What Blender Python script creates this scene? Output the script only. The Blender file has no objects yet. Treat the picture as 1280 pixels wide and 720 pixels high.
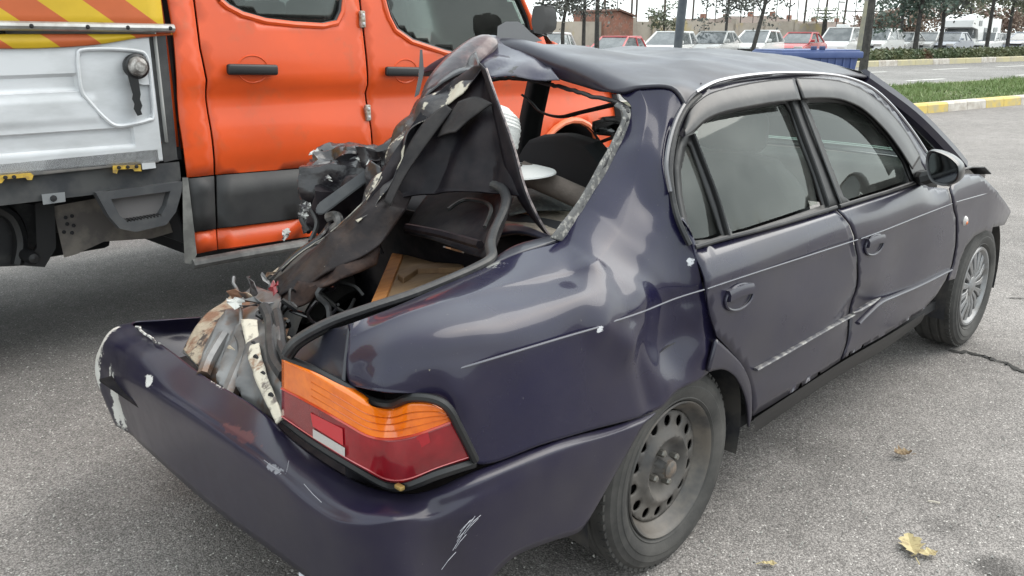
import bpy, bmesh, math, random
from mathutils import Vector, Matrix, noise
from mathutils.geometry import delaunay_2d_cdt
random.seed(7)
SC = bpy.context.scene
COL = SC.collection
R = math.radians

# ------------------------------------------------------------------ camera
# world frame: x runs forward along the wrecked sedan, y to its left, z up, rear axle at x = 0 (metres)
F = 1082.3
O = Vector((-1.816, -1.954, 1.428))
YAW, PIT = R(44.236), R(16.48)
FW = Vector((math.cos(YAW)*math.cos(PIT), math.sin(YAW)*math.cos(PIT), -math.sin(PIT)))
RT = Vector((math.sin(YAW), -math.cos(YAW), 0))
UP = RT.cross(FW)
cd = bpy.data.cameras.new('camera')
cam = bpy.data.objects.new('camera', cd); COL.objects.link(cam)
cd.sensor_width = 36; cd.lens = F/1280*36; cd.clip_start = .05; cd.clip_end = 3000
cam.matrix_world = Matrix(((RT.x, UP.x, -FW.x, O.x), (RT.y, UP.y, -FW.y, O.y), (RT.z, UP.z, -FW.z, O.z), (0, 0, 0, 1)))
SC.camera = cam

# ------------------------------------------------------------------ light: bright overcast day
SUN_EL, SUN_AZ = R(50), R(-20)          # azimuth measured in the world frame (direction towards the sun)
w = bpy.data.worlds.new('World'); SC.world = w; w.use_nodes = True
nt = w.node_tree; nt.nodes.clear()
sky = nt.nodes.new('ShaderNodeTexSky'); sky.sky_type = 'NISHITA'; sky.sun_disc = False
sky.sun_elevation = SUN_EL; sky.sun_rotation = R(90)-SUN_AZ
sky.air_density = 1.0; sky.dust_density = 4.0; sky.ozone_density = 1.0
mx = nt.nodes.new('ShaderNodeMix'); mx.data_type = 'RGBA'; mx.inputs[0].default_value = .8
mx.inputs[7].default_value = (8.2, 8.9, 8.9, 1)        # even cloud cover over the clear sky
bg = nt.nodes.new('ShaderNodeBackground'); bg.inputs[1].default_value = .11
wo = nt.nodes.new('ShaderNodeOutputWorld')
nt.links.new(sky.outputs[0], mx.inputs[6]); nt.links.new(mx.outputs[2], bg.inputs[0]); nt.links.new(bg.outputs[0], wo.inputs[0])
sd = bpy.data.lights.new('sun', 'SUN'); sd.energy = 1.1; sd.angle = R(58); sd.color = (1, .96, .9)
sun = bpy.data.objects.new('sun', sd); COL.objects.link(sun)
sdir = Vector((math.cos(SUN_EL)*math.cos(SUN_AZ), math.cos(SUN_EL)*math.sin(SUN_AZ), math.sin(SUN_EL)))
sun.rotation_euler = (-sdir).to_track_quat('-Z', 'Y').to_euler(); sun.location = (0, 0, 30)
vs = SC.view_settings; vs.view_transform = 'Standard'; vs.look = 'None'; vs.exposure = 1.12; vs.gamma = 1; vs.use_curve_mapping = False
SC.cycles.max_bounces = 8; SC.cycles.transparent_max_bounces = 12

# ------------------------------------------------------------------ points: a sight line cut by a plane at a real distance
def ray(u, v): return FW + RT*((u-640)/F) + UP*((360-v)/F)
def D(u, v, d): return O + ray(u, v)*d
def PX(u, v, x): r = ray(u, v); return O + r*((x-O.x)/r.x)
def PY(u, v, y): r = ray(u, v); return O + r*((y-O.y)/r.y)
def PZ(u, v, z): r = ray(u, v); return O + r*((z-O.z)/r.z)

# ------------------------------------------------------------------ materials
MATS = {}
def mat(name, col, rough=.5, metal=0., coat=0., bump=0., bscale=60., col2=None, nscale=8., nlo=.4, nhi=.6, detail=4., spec=.5,
        col3=None, n3scale=20., n3lo=.6, n3hi=.65, rough2=None, trans=0., bdist=.004, coatr=.05, stretch=None):
    if name in MATS: return MATS[name]
    m = bpy.data.materials.new(name); m.use_nodes = True
    t = m.node_tree; p = t.nodes['Principled BSDF']; L = t.links
    def c4(c): return (c[0], c[1], c[2], 1)
    p.inputs['Base Color'].default_value = c4(col); p.inputs['Roughness'].default_value = rough
    p.inputs['Metallic'].default_value = metal; p.inputs['Coat Weight'].default_value = coat; p.inputs['Coat Roughness'].default_value = coatr
    p.inputs['Specular IOR Level'].default_value = spec; p.inputs['Transmission Weight'].default_value = trans
    tc = t.nodes.new('ShaderNodeTexCoord'); vec = tc.outputs['Object']
    if stretch:
        mp = t.nodes.new('ShaderNodeMapping'); mp.inputs['Scale'].default_value = stretch; L.new(vec, mp.inputs[0]); vec = mp.outputs[0]
    def nz(scale, lo, hi, det=detail):
        n = t.nodes.new('ShaderNodeTexNoise'); n.inputs['Scale'].default_value = scale; n.inputs['Detail'].default_value = det
        n.inputs['Roughness'].default_value = .62; L.new(vec, n.inputs['Vector'])
        r = t.nodes.new('ShaderNodeMapRange'); r.inputs[1].default_value = lo; r.inputs[2].default_value = hi; r.clamp = True
        L.new(n.outputs[0], r.inputs[0]); return r.outputs[0]
    if col2:
        f = nz(nscale, nlo, nhi)
        k = t.nodes.new('ShaderNodeMix'); k.data_type = 'RGBA'; k.inputs[6].default_value = c4(col); k.inputs[7].default_value = c4(col2)
        L.new(f, k.inputs[0]); out = k.outputs[2]
        if rough2 is not None:
            q = t.nodes.new('ShaderNodeMapRange'); q.inputs[3].default_value = rough; q.inputs[4].default_value = rough2
            L.new(f, q.inputs[0]); L.new(q.outputs[0], p.inputs['Roughness'])
        if col3:
            g = nz(n3scale, n3lo, n3hi)
            k2 = t.nodes.new('ShaderNodeMix'); k2.data_type = 'RGBA'; k2.inputs[7].default_value = c4(col3)
            L.new(out, k2.inputs[6]); L.new(g, k2.inputs[0]); out = k2.outputs[2]
        L.new(out, p.inputs['Base Color'])
    if bump:
        b = t.nodes.new('ShaderNodeBump'); b.inputs['Strength'].default_value = bump; b.inputs['Distance'].default_value = bdist
        n = t.nodes.new('ShaderNodeTexNoise'); n.inputs['Scale'].default_value = bscale; n.inputs['Detail'].default_value = 5; L.new(vec, n.inputs['Vector'])
        L.new(n.outputs[0], b.inputs['Height']); L.new(b.outputs[0], p.inputs['Normal'])
    MATS[name] = m; return m

PAINT = mat('navy_paint', (.009, .008, .029), .24, coat=.5, spec=.25, col2=(.017, .014, .029), nscale=2.6, nlo=.42, nhi=.75, rough2=.34, col3=(.09, .085, .085), n3scale=110, n3lo=.68, n3hi=.82, bump=.10, bscale=7, bdist=.008)
DOORPAINT = mat('dusty_navy_paint', (.012, .011, .028), .26, coat=.5, spec=.3, col2=(.032, .029, .038), nscale=2.6, nlo=.38, nhi=.75, rough2=.45, col3=(.13, .12, .11), n3scale=140, n3lo=.69, n3hi=.83, bump=.1, bscale=6, bdist=.008, coatr=.12)
ROOFPAINT = mat('dusty_roof_paint', (.009, .008, .022), .36, coat=.2, coatr=.25, col2=(.032, .030, .036), nscale=4, nlo=.42, nhi=.7, rough2=.5, bump=.15, bscale=5, bdist=.012, spec=.35)
BUMPERPAINT = mat('bumper_paint', (.011, .009, .027), .28, coat=.35, spec=.3, col2=(.025, .022, .034), nscale=3.5, nlo=.4, nhi=.72, rough2=.46, col3=(.11, .105, .10), n3scale=150, n3lo=.68, n3hi=.8, coatr=.15, bump=.08, bscale=10)
BLACKP = mat('black_plastic', (.012, .012, .013), .45, bump=.15, bscale=300, bdist=.001)
GREYP = mat('grey_plastic', (.055, .057, .062), .55, bump=.2, bscale=300, bdist=.001, col2=(.1, .1, .1), nscale=6, nlo=.45, nhi=.75)
RUBBER = mat('black_rubber', (.018, .018, .02), .5, col2=(.07, .068, .065), nscale=9, nlo=.5, nhi=.8, bump=.2, bscale=80)
DARK = mat('dark_cabin', (.012, .012, .014), .8)
CLOTH = mat('dark_seat_cloth', (.04, .042, .047), .9, bump=.3, bscale=400, bdist=.001)
TYRE = mat('tyre_rubber', (.03, .029, .028), .75, col2=(.085, .08, .074), nscale=7, nlo=.35, nhi=.75, bump=.25, bscale=120, bdist=.002)
STEEL = mat('dusty_steel_wheel', (.04, .038, .038), .5, col2=(.14, .125, .11), nscale=9, nlo=.35, nhi=.75, rough2=.8, bump=.1, bscale=90)
SILVER = mat('silver_hubcap', (.25, .25, .255), .4, metal=.4, col2=(.17, .16, .15), nscale=14, nlo=.45, nhi=.7)
CHROME = mat('bright_trim', (.40, .40, .42), .3, metal=.9)
AMBER = mat('amber_lens', (.85, .19, .006), .12, coat=.8, col2=(.62, .11, .004), nscale=9, nlo=.42, nhi=.62)
RED = mat('red_lens', (.27, .006, .012), .12, coat=.8, col2=(.16, .004, .008), nscale=8, nlo=.4, nhi=.65)
BRIGHTRED = mat('bright_red_lens', (.5, .008, .018), .12, coat=.8)
CLEARL = mat('reverse_lens', (.5, .47, .45), .3, coat=.5, bump=.6, bscale=260, bdist=.003)
BARE = mat('torn_bare_metal', (.33, .31, .27), .5, metal=.25, col2=(.06, .05, .05), nscale=16, nlo=.45, nhi=.6, col3=(.16, .075, .035), n3scale=11, n3lo=.54, n3hi=.64, bump=.5, bscale=45, bdist=.01)
PRIMER = mat('pale_primer', (.50, .46, .38), .6, col2=(.12, .10, .09), nscale=22, nlo=.54, nhi=.64, col3=(.2, .1, .05), n3scale=14, n3lo=.58, n3hi=.68, bump=.4, bscale=50, bdist=.006)
CRUSH = mat('crushed_dark_metal', (.010, .009, .012), .3, coat=.3, col2=(.035, .029, .03), nscale=7, nlo=.45, nhi=.65, col3=(.36, .34, .31), n3scale=30, n3lo=.68, n3hi=.72, bump=.5, bscale=22, bdist=.012)
LIDIN = mat('lid_inner_metal', (.007, .006, .009), .5, spec=.2, col2=(.028, .021, .023), nscale=7, nlo=.4, nhi=.7, bump=.25, bscale=14, bdist=.01)
FLAKED = mat('flaked_white_plastic', (.62, .61, .58), .6, col2=(.05, .045, .05), nscale=18, nlo=.5, nhi=.6)

def glass_mat(name, tint, dust, refl=1.0):
    m = bpy.data.materials.new(name); m.use_nodes = True; t = m.node_tree; t.nodes.clear(); L = t.links
    o = t.nodes.new('ShaderNodeOutputMaterial'); tr = t.nodes.new('ShaderNodeBsdfTransparent'); tr.inputs[0].default_value = (*tint, 1)
    gl = t.nodes.new('ShaderNodeBsdfGlossy'); gl.inputs['Roughness'].default_value = .03; gl.inputs[0].default_value = (.95, 1, .97, 1)
    df = t.nodes.new('ShaderNodeBsdfDiffuse'); df.inputs[0].default_value = (.42, .43, .40, 1)
    fr = t.nodes.new('ShaderNodeFresnel'); fr.inputs[0].default_value = 1.52*refl
    tc = t.nodes.new('ShaderNodeTexCoord'); n = t.nodes.new('ShaderNodeTexNoise'); n.inputs['Scale'].default_value = 3.5; n.inputs['Detail'].default_value = 6
    mp = t.nodes.new('ShaderNodeMapping'); mp.inputs['Scale'].default_value = (1.0, 1, 1.3); L.new(tc.outputs['Object'], mp.inputs[0]); L.new(mp.outputs[0], n.inputs['Vector'])
    mr = t.nodes.new('ShaderNodeMapRange'); mr.inputs[1].default_value = .36; mr.inputs[2].default_value = .68; mr.inputs[3].default_value = dust*.35; mr.inputs[4].default_value = dust*1.7
    L.new(n.outputs[0], mr.inputs[0])
    a = t.nodes.new('ShaderNodeMixShader'); b = t.nodes.new('ShaderNodeMixShader')
    L.new(mr.outputs[0], a.inputs[0]); L.new(tr.outputs[0], a.inputs[1]); L.new(df.outputs[0], a.inputs[2])
    L.new(fr.outputs[0], b.inputs[0]); L.new(a.outputs[0], b.inputs[1]); L.new(gl.outputs[0], b.inputs[2]); L.new(b.outputs[0], o.inputs[0])
    MATS[name] = m; return m
GLASS = glass_mat('dusty_window_glass', (.80, .86, .81), .075, .93)
GLASST = glass_mat('truck_window_glass', (.5, .53, .52), .03)
SMOKE = mat('smoked_visor', (.022, .021, .022), .32, col2=(.05, .048, .046), nscale=12, nlo=.45, nhi=.7, spec=.4)

def wear(m, spots, org):
    """patches of bare, scraped or dirty surface with ragged outlines: (centre, radii, colour, roughness, noise scale, raggedness)"""
    t = m.node_tree; L = t.links; p = t.nodes['Principled BSDF']; tc = t.nodes.new('ShaderNodeTexCoord')
    for c, r, col, ro, ns, rag in spots:
        vm = t.nodes.new('ShaderNodeVectorMath'); vm.operation = 'SUBTRACT'; L.new(tc.outputs['Object'], vm.inputs[0]); vm.inputs[1].default_value = Vector(c)-Vector(org)
        dv = t.nodes.new('ShaderNodeVectorMath'); dv.operation = 'DIVIDE'; L.new(vm.outputs[0], dv.inputs[0]); dv.inputs[1].default_value = r
        ln = t.nodes.new('ShaderNodeVectorMath'); ln.operation = 'LENGTH'; L.new(dv.outputs[0], ln.inputs[0])
        nz = t.nodes.new('ShaderNodeTexNoise'); nz.inputs['Scale'].default_value = ns; nz.inputs['Detail'].default_value = 7; nz.inputs['Roughness'].default_value = .7; L.new(tc.outputs['Object'], nz.inputs['Vector'])
        ma = t.nodes.new('ShaderNodeMath'); ma.operation = 'MULTIPLY_ADD'; L.new(nz.outputs[0], ma.inputs[0]); ma.inputs[1].default_value = rag; L.new(ln.outputs['Value'], ma.inputs[2])
        mr = t.nodes.new('ShaderNodeMapRange'); mr.inputs[1].default_value = rag*.5+.52; mr.inputs[2].default_value = rag*.5+.60; mr.inputs[3].default_value = 1; mr.inputs[4].default_value = 0; L.new(ma.outputs[0], mr.inputs[0])
        mx_ = t.nodes.new('ShaderNodeMix'); mx_.data_type = 'RGBA'; mx_.inputs[7].default_value = (*col, 1)
        src = p.inputs['Base Color'].links
        if src: L.new(src[0].from_socket, mx_.inputs[6])
        else: mx_.inputs[6].default_value = p.inputs['Base Color'].default_value
        L.new(mr.outputs[0], mx_.inputs[0]); L.new(mx_.outputs[2], p.inputs['Base Color'])
        for sock, val in (('Roughness', ro), ('Coat Weight', 0.)):
            k = t.nodes.new('ShaderNodeMix'); k.data_type = 'FLOAT'; k.inputs[3].default_value = val; L.new(mr.outputs[0], k.inputs[0])
            src = p.inputs[sock].links
            if src: L.new(src[0].from_socket, k.inputs[2])
            else: k.inputs[2].default_value = p.inputs[sock].default_value
            L.new(k.outputs[0], p.inputs[sock])

# ------------------------------------------------------------------ object helpers
def tag(o, label=None, cat=None, group=None, kind=None):
    if label: o['label'] = label
    if cat: o['category'] = cat
    if group: o['group'] = group
    if kind: o['kind'] = kind
    return o
def thing(name, loc, label, cat, group=None, rz=0):
    o = bpy.data.objects.new(name, None); COL.objects.link(o); o.location = loc; o.rotation_euler = (0, 0, rz); o.empty_display_size = .2
    return tag(o, label, cat, group)
def origin_of(p):
    v = Vector((0, 0, 0))
    while p is not None: v = v + p.location; p = p.parent
    return v
def link(name, me, m, parent=None, loc=None):
    o = bpy.data.objects.new(name, me); COL.objects.link(o)
    if m is not None and not me.materials: me.materials.append(m)
    if parent is not None: o.parent = parent
    if loc is not None: o.location = loc
    return o
def out(name, bm, m, parent=None, smooth=True, local=False, angle=35):
    """turn a bmesh drawn in world coordinates into one mesh object (local: drawn in the parent's frame)"""
    if parent is not None and not local: bmesh.ops.translate(bm, verts=bm.verts, vec=-origin_of(parent))
    me = bpy.data.meshes.new(name); bm.normal_update(); bm.to_mesh(me); bm.free()
    if smooth:
        for p in me.polygons: p.use_smooth = True
        try: me.set_sharp_from_angle(angle=R(angle))
        except Exception: pass
    return link(name, me, m, parent)
def solid(o, t, off=-1.):
    s = o.modifiers.new('thickness', 'SOLIDIFY'); s.thickness = t; s.offset = off; s.use_even_offset = False; return o

def cr(p0, p1, p2, p3, t):
    return .5*((2*p1)+(p2-p0)*t+(2*p0-5*p1+4*p2-p3)*t*t+(3*p1-p0-3*p2+p3)*t*t*t)
def spline(pts, n, closed=False):
    o = []; N = len(pts)
    for i in range(N if closed else N-1):
        a, b, c, d = (pts[(i-1) % N], pts[i], pts[(i+1) % N], pts[(i+2) % N]) if closed else (pts[max(i-1, 0)], pts[i], pts[i+1], pts[min(i+2, N-1)])
        for k in range(n): o.append(cr(a, b, c, d, k/n))
    if not closed: o.append(pts[-1])
    return o
def grid(rows, n=5, m=5):
    rr = [spline(r, n) for r in rows]
    cols = [spline([r[i] for r in rr], m) for i in range(len(rr[0]))]
    return [[cols[i][j] for i in range(len(cols))] for j in range(len(cols[0]))]
def patch_bm(rows, n=5, m=5, crumple=0., cs=9., fold=0., flip=False, seed=0., dents=(), edge=True, creases=()):
    g = grid(rows, n, m); H, Wd = len(g), len(g[0])
    bm = bmesh.new(); vv = [[bm.verts.new(p) for p in r] for r in g]
    for j in range(H-1):
        for i in range(Wd-1):
            q = (vv[j][i], vv[j][i+1], vv[j+1][i+1], vv[j+1][i])
            bm.faces.new(q[::-1] if flip else q)
    bm.normal_update()
    if crumple or dents or fold or creases:
        mv = []
        for j in range(H):
            for i in range(Wd):
                v = vv[j][i]; p = v.co; k = 0.
                e = 1.0 if not edge else min(1., min(i, Wd-1-i, j, H-1-j)/3.)
                if crumple: k += crumple*(noise.noise(p*cs+Vector((seed, seed*1.7, 3))) + .5*noise.noise(p*cs*2.3+Vector((seed, 0, 9))))
                if fold: k += fold*(abs(noise.noise(p*cs*.8+Vector((seed, 5, seed))))*-2+.5)
                k *= e
                for c, r, a in dents:
                    d2 = (p-c).length_squared/(r*r)
                    if d2 < 9: k += a*math.exp(-d2)
                for a_, b_, w_, h_ in creases:
                    ab = b_-a_; t_ = max(0, min(1, (p-a_).dot(ab)/ab.length_squared)); d_ = (p-a_-ab*t_).length
                    if d_ < w_: q_ = 1-d_/w_; k += h_*q_*(.55+.45*q_)
                mv.append((v, v.normal.copy()*k))
        for v, d in mv: v.co += d
    return bm
def inside(p, poly):
    x, y = p; c = False; j = len(poly)-1
    for i in range(len(poly)):
        xi, yi = poly[i]; xj, yj = poly[j]
        if (yi > y) != (yj > y) and x < (xj-xi)*(y-yi)/(yj-yi)+xi: c = not c
        j = i
    return c
def resample(poly, step):
    o = []
    for i in range(len(poly)):
        a = Vector(poly[i]); b = Vector(poly[(i+1) % len(poly)]); n = max(1, int((b-a).length/step))
        for k in range(n): o.append(tuple(a.lerp(b, k/n)))
    return o
def edge_dist(p, poly):
    P = Vector(p); m = 1e9
    for i in range(len(poly)):
        a = Vector(poly[i]); b = Vector(poly[(i+1) % len(poly)]); ab = b-a; l = ab.length_squared
        t = 0 if l == 0 else max(0, min(1, (P-a).dot(ab)/l)); m = min(m, (a+ab*t-P).length)
    return m
def fill2d(poly, holes, step):
    """triangles filling a flat outline with holes: (verts2d, tris)"""
    loops = [resample(poly, step)]+[resample(h, step) for h in holes]
    vs, es = [], []
    for lp in loops:
        b = len(vs); vs += [Vector(p) for p in lp]; es += [(b+i, b+(i+1) % len(lp)) for i in range(len(lp))]
    xs = [p[0] for p in loops[0]]; ys_ = [p[1] for p in loops[0]]
    j = 0; y = min(ys_)+step*.5
    while y < max(ys_):
        x = min(xs)+step*(.5 if j % 2 else 0)
        while x < max(xs):
            if inside((x, y), loops[0]) and not any(inside((x, y), h) for h in loops[1:]) and all(edge_dist((x, y), l) > step*.55 for l in [poly]+list(holes)): vs.append(Vector((x, y)))
            x += step
        y += step*.87; j += 1
    V, E_, Fc, *_ = delaunay_2d_cdt(vs, es, [], 0, 1e-6)
    tris = []
    for f in Fc:
        c = (V[f[0]]+V[f[1]]+V[f[2]])/3
        if inside(c, loops[0]) and not any(inside(c, h) for h in loops[1:]): tris.append(f)
    return V, tris
def sheet_bm(poly, holes, fn, step=.03, flip=False):
    V, T = fill2d(poly, holes, step)
    bm = bmesh.new(); vv = [bm.verts.new(fn(p.x, p.y)) for p in V]
    for f in T:
        try: bm.faces.new([vv[i] for i in (f[::-1] if flip else f)])
        except ValueError: pass
    for v in [v for v in bm.verts if not v.link_faces]: bm.verts.remove(v)
    return bm
def tube_bm(pts, r, seg=8, bm=None, cap=True, flat=1.):
    bm = bm or bmesh.new(); n = len(pts); rings = []
    rr = r if isinstance(r, (list, tuple)) else [r]*n
    t0 = (pts[1]-pts[0]).normalized(); ref = Vector((0, 0, 1)) if abs(t0.z) < .9 else Vector((1, 0, 0))
    a = t0.cross(ref).normalized()
    for i in range(n):
        t = (pts[min(i+1, n-1)]-pts[max(i-1, 0)])
        t = t.normalized() if t.length > 1e-9 else t0
        a = (a-t*a.dot(t)).normalized(); b = t.cross(a)
        rings.append([bm.verts.new(pts[i]+(a*math.cos(2*math.pi*k/seg)+b*math.sin(2*math.pi*k/seg)*flat)*rr[i]) for k in range(seg)])
    for i in range(n-1):
        for k in range(seg): bm.faces.new((rings[i][k], rings[i][(k+1) % seg], rings[i+1][(k+1) % seg], rings[i+1][k]))
    if cap: bm.faces.new(rings[0][::-1]); bm.faces.new(rings[-1])
    return bm
def box_bm(c, s, bev=.0, bm=None, rot=None, seg=2):
    bm = bm or bmesh.new(); r = bmesh.ops.create_cube(bm, size=1); vs_ = r['verts']
    bmesh.ops.scale(bm, vec=Vector(s), verts=vs_)
    if bev:
        es = list({e for v in vs_ for e in v.link_edges})
        g = bmesh.ops.bevel(bm, geom=es, offset=bev, segments=seg, affect='EDGES', profile=.5)
        vs_ = list({v for f in g['faces'] for v in f.verts} | {v for v in vs_ if v.is_valid})
    if rot is not None: bmesh.ops.rotate(bm, cent=(0, 0, 0), matrix=rot, verts=vs_)
    bmesh.ops.translate(bm, vec=Vector(c), verts=vs_)
    return bm
def lathe_bm(prof, c, axis='Y', seg=48, bm=None, sgn=1):
    """prof: (radius, along) pairs turned round an axis through c"""
    bm = bm or bmesh.new(); rings = []
    for r_, a_ in prof:
        ring = []
        for k in range(seg):
            t = 2*math.pi*k/seg
            if axis == 'Y': p = Vector((r_*math.cos(t), a_*sgn, r_*math.sin(t)))
            elif axis == 'Z': p = Vector((r_*math.cos(t), r_*math.sin(t), a_*sgn))
            else: p = Vector((a_*sgn, r_*math.cos(t), r_*math.sin(t)))
            ring.append(bm.verts.new(Vector(c)+p))
        rings.append(ring)
    for i in range(len(rings)-1):
        for k in range(seg):
            bm.faces.new((rings[i][k], rings[i][(k+1) % seg], rings[i+1][(k+1) % seg], rings[i+1][k]))
    bmesh.ops.recalc_face_normals(bm, faces=bm.faces)
    return bm
def prism_bm(poly, fn0, fn1, bm=None):
    """closed solid between two copies of an outline"""
    bm = bm or bmesh.new(); a = [bm.verts.new(fn0(*p)) for p in poly]; b = [bm.verts.new(fn1(*p)) for p in poly]
    n = len(poly)
    bm.faces.new(a); bm.faces.new(b[::-1])
    for i in range(n): bm.faces.new((a[i], b[i], b[(i+1) % n], a[(i+1) % n]))
    bmesh.ops.recalc_face_normals(bm, faces=bm.faces)
    return bm
def jag(pts, amp, n=4, seed=1):
    """roughen an open line of points into a torn edge"""
    rnd = random.Random(seed); o = []
    for i in range(len(pts)-1):
        for k in range(n):
            p = pts[i].lerp(pts[i+1], k/n)
            o.append(p+Vector((rnd.uniform(-1, 1), rnd.uniform(-1, 1), rnd.uniform(-1, 1)))*amp*(1 if k else .3))
    o.append(pts[-1]); return o

# ================================================================== THE WRECKED SEDAN
car = thing('damaged_car', (.9, 0, 0), 'wrecked dark navy saloon with its boot torn open and rear window missing, in the foreground', 'car')
def interp(t, tab):
    if t <= tab[0][0]: return tab[0][1]
    for (a, va), (b, vb) in zip(tab, tab[1:]):
        if t <= b:
            k = (t-a)/(b-a); return va+(vb-va)*k
    return tab[-1][1]
HW = [(.10, .775), (.2, .80), (.3, .822), (.4, .835), (.5, .842), (.62, .845), (.72, .842), (.79, .836), (.83, .828), (.86, .812), (.885, .792), (.92, .773), (1.28, .602), (1.36, .565)]
DENTS = []
def ys(x, z, dent=True):
    y = interp(z, HW)
    zc = .80-.026*x
    if x > -.45 and z < zc: y -= .004*min(1, (zc-z)/.004)*(1 if z < zc else 0)
    if x < -.35: y -= .17*(x+.35)**2
    if x > 2.3: y -= .13*(x-2.3)**2
    if dent:
        for dx, dz, rx, rz, a in DENTS:
            q = ((x-dx)/rx)**2+((z-dz)/rz)**2
            if q < 8: y -= a*math.exp(-q)
        y += .0025*noise.noise(Vector((x*3.1, z*4, 2)))
    return -y
def PS(u, v, off=0.):
    y = -.8
    for _ in range(25):
        p = PY(u, v, y); y = .5*y+.5*(ys(p.x, p.z, False)-off)
    return PY(u, v, y)
def PSxz(l): return [(p.x, p.z) for p in (PS(*q) for q in l)]
def dent(u, v, rx, rz, a):
    p = PS(u, v); DENTS.append((p.x, p.z, rx, rz, a))
dent(1040, 330, .30, .10, .012); dent(1075, 385, .13, .07, .022); dent(1130, 330, .2, .12, .010); dent(1172, 236, .12, .04, .016); dent(960, 430, .2, .1, .006)
def side_fn(off=0.): return lambda x, z: Vector((x, ys(x, z)-off, z))
def crease_pts(x0, x1, n=30): return [Vector((x0+(x1-x0)*k/n, 0, .80-.026*(x0+(x1-x0)*k/n))) for k in range(n+1)]
def side_sheet(name, px, m, parent, off=0., holes=(), step=.03, t=.006, smooth_outline=0):
    poly = PSxz(px)
    bm = sheet_bm(poly, [PSxz(h) for h in holes], side_fn(off), step)
    bmesh.ops.recalc_face_normals(bm, faces=bm.faces)
    if sum(f.normal.y*f.calc_area() for f in bm.faces) > 0: bmesh.ops.reverse_faces(bm, faces=bm.faces)
    o = out(name, bm, m, parent)
    return solid(o, t) if t else o
def along(px, n=6, off=0.): return spline([PS(u, v, off) for u, v in px], n)

# ---- doors
RD = [(867, 313), (877, 334), (883, 360), (889, 395), (897, 421), (915, 440), (931, 459), (941, 487), (942, 520), (962, 508), (1000, 484), (1050, 451), (1057, 432), (1068, 388), (1071, 366), (1073, 322), (1069, 297), (1062, 281), (1045, 263), (1000, 276), (950, 289), (905, 302)]
rdoor = side_sheet('door', RD, DOORPAINT, car, step=.024); rdoor['label'] = 'rear door, dull and scuffed'
FD = [(1047.5, 262), (1065, 281), (1072, 297), (1076, 322), (1074.5, 366), (1071.5, 388), (1060, 432), (1053, 449), (1107, 418), (1153, 389), (1170, 370), (1182, 350), (1189, 332), (1193.5, 308), (1194, 272), (1189, 253), (1186, 236), (1165, 234), (1150, 228), (1110, 242)]
fdoor = side_sheet('door', FD, DOORPAINT, car, step=.018); fdoor['label'] = 'front door with a bent moulding'
FE = [(1191.5, 253), (1196.5, 272), (1196, 308), (1192, 331), (1185, 351), (1194, 348), (1200, 325), (1207, 308), (1218, 295), (1232, 288), (1240, 290), (1241, 284), (1256, 281), (1264, 265), (1252, 247), (1240, 233), (1224, 218), (1203, 217), (1193, 226), (1189, 236)]
fender = side_sheet('fender', FE, DOORPAINT, car, step=.02)
# rear door handle etc
def pull(door, u, v, w_, h_):
    c = PS(u, v); tl = -.026
    hd = None
    def P2(a, b, dpt): x = c.x+a; z = c.z+b+tl*a; return Vector((x, ys(x, z)-dpt, z))
    ring = [(math.cos(t)*w_, math.sin(t)*h_) for t in [2*math.pi*k/28 for k in range(28)]]
    bm = tube_bm([P2(a, b, .004) for a, b in ring]+[P2(*ring[0], .004)], .0042, 6, cap=False)
    hd = out('handle', bm, DOORPAINT, door)
    bm = bmesh.new(); vs0 = [bm.verts.new(P2(a*.97, b*.97, .003)) for a, b in ring]; vs1 = [bm.verts.new(P2(a*.6, b*.55-.002, -.014)) for a, b in ring]
    for k in range(28): bm.faces.new((vs0[k], vs0[(k+1) % 28], vs1[(k+1) % 28], vs1[k]))
    bm.faces.new(vs1); bmesh.ops.recalc_face_normals(bm, faces=bm.faces)
    out('handle_cup', bm, CRUSH if False else BLACKP, door)
    pts = [P2(-w_*.86+w_*1.75*k/10, h_*.42+h_*.13*math.sin(math.pi*k/10), .006) for k in range(11)]
    bm = bmesh.new(); a0 = []
    for p in pts:
        a0.append([bm.verts.new(p+Vector(q)) for q in ((0, -.004, h_*.42), (0, -.010, h_*.1), (0, -.009, -h_*.42), (0, .006, -h_*.5), (0, .008, h_*.42))])
    for i in range(10):
        for k in range(5): bm.faces.new((a0[i][k], a0[i+1][k], a0[i+1][(k+1) % 5], a0[i][(k+1) % 5]))
    bm.faces.new(a0[0]); bm.faces.new(a0[-1][::-1]); bmesh.ops.recalc_face_normals(bm, faces=bm.faces)
    out('handle_lever', bm, DOORPAINT, door)
pull(rdoor, 923, 371, .072, .034); pull(fdoor, 1093, 306, .072, .034)
# mouldings low on the doors
SCRATCH = mat('scratched_moulding', (.035, .034, .045), .4, col2=(.26, .25, .235), nscale=26, nlo=.47, nhi=.66, bump=.3, bscale=120)
out('side_moulding', tube_bm(along([(944, 462), (985, 439), (1030, 413), (1066, 393)], 8, .001), .010, 8, flat=.45), SCRATCH, rdoor)
bentm = [PS(1072, 404, .03), PS(1082, 394, .026), PS(1100, 378, .016), PS(1120, 369, .008), PS(1150, 356, .004), PS(1188, 337, .003)]
out('side_moulding', tube_bm(spline(bentm, 6), .010, 8, flat=.55), DOORPAINT, fdoor)
out('scuffed_clip', tube_bm([PS(1066, 391, .006), PS(1073, 388, .008), PS(1088, 379, .008), PS(1100, 372, .004)], [.004, .010, .011, .003], 6, flat=.5), SCRATCH, fdoor)
# repeater lamp on the fender
pr = PS(1206, 276)
out('side_repeater', lathe_bm([(0, .012), (.010, .011), (.017, .007), (.021, 0)], pr, 'Y', 20, sgn=-1), CLEARL, fender)
out('amber_bulb', lathe_bm([(0, .0145), (.006, .013), (.009, .0105)], pr+Vector((-.003, 0, -.006)), 'Y', 12, sgn=-1), AMBER, fender)
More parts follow.
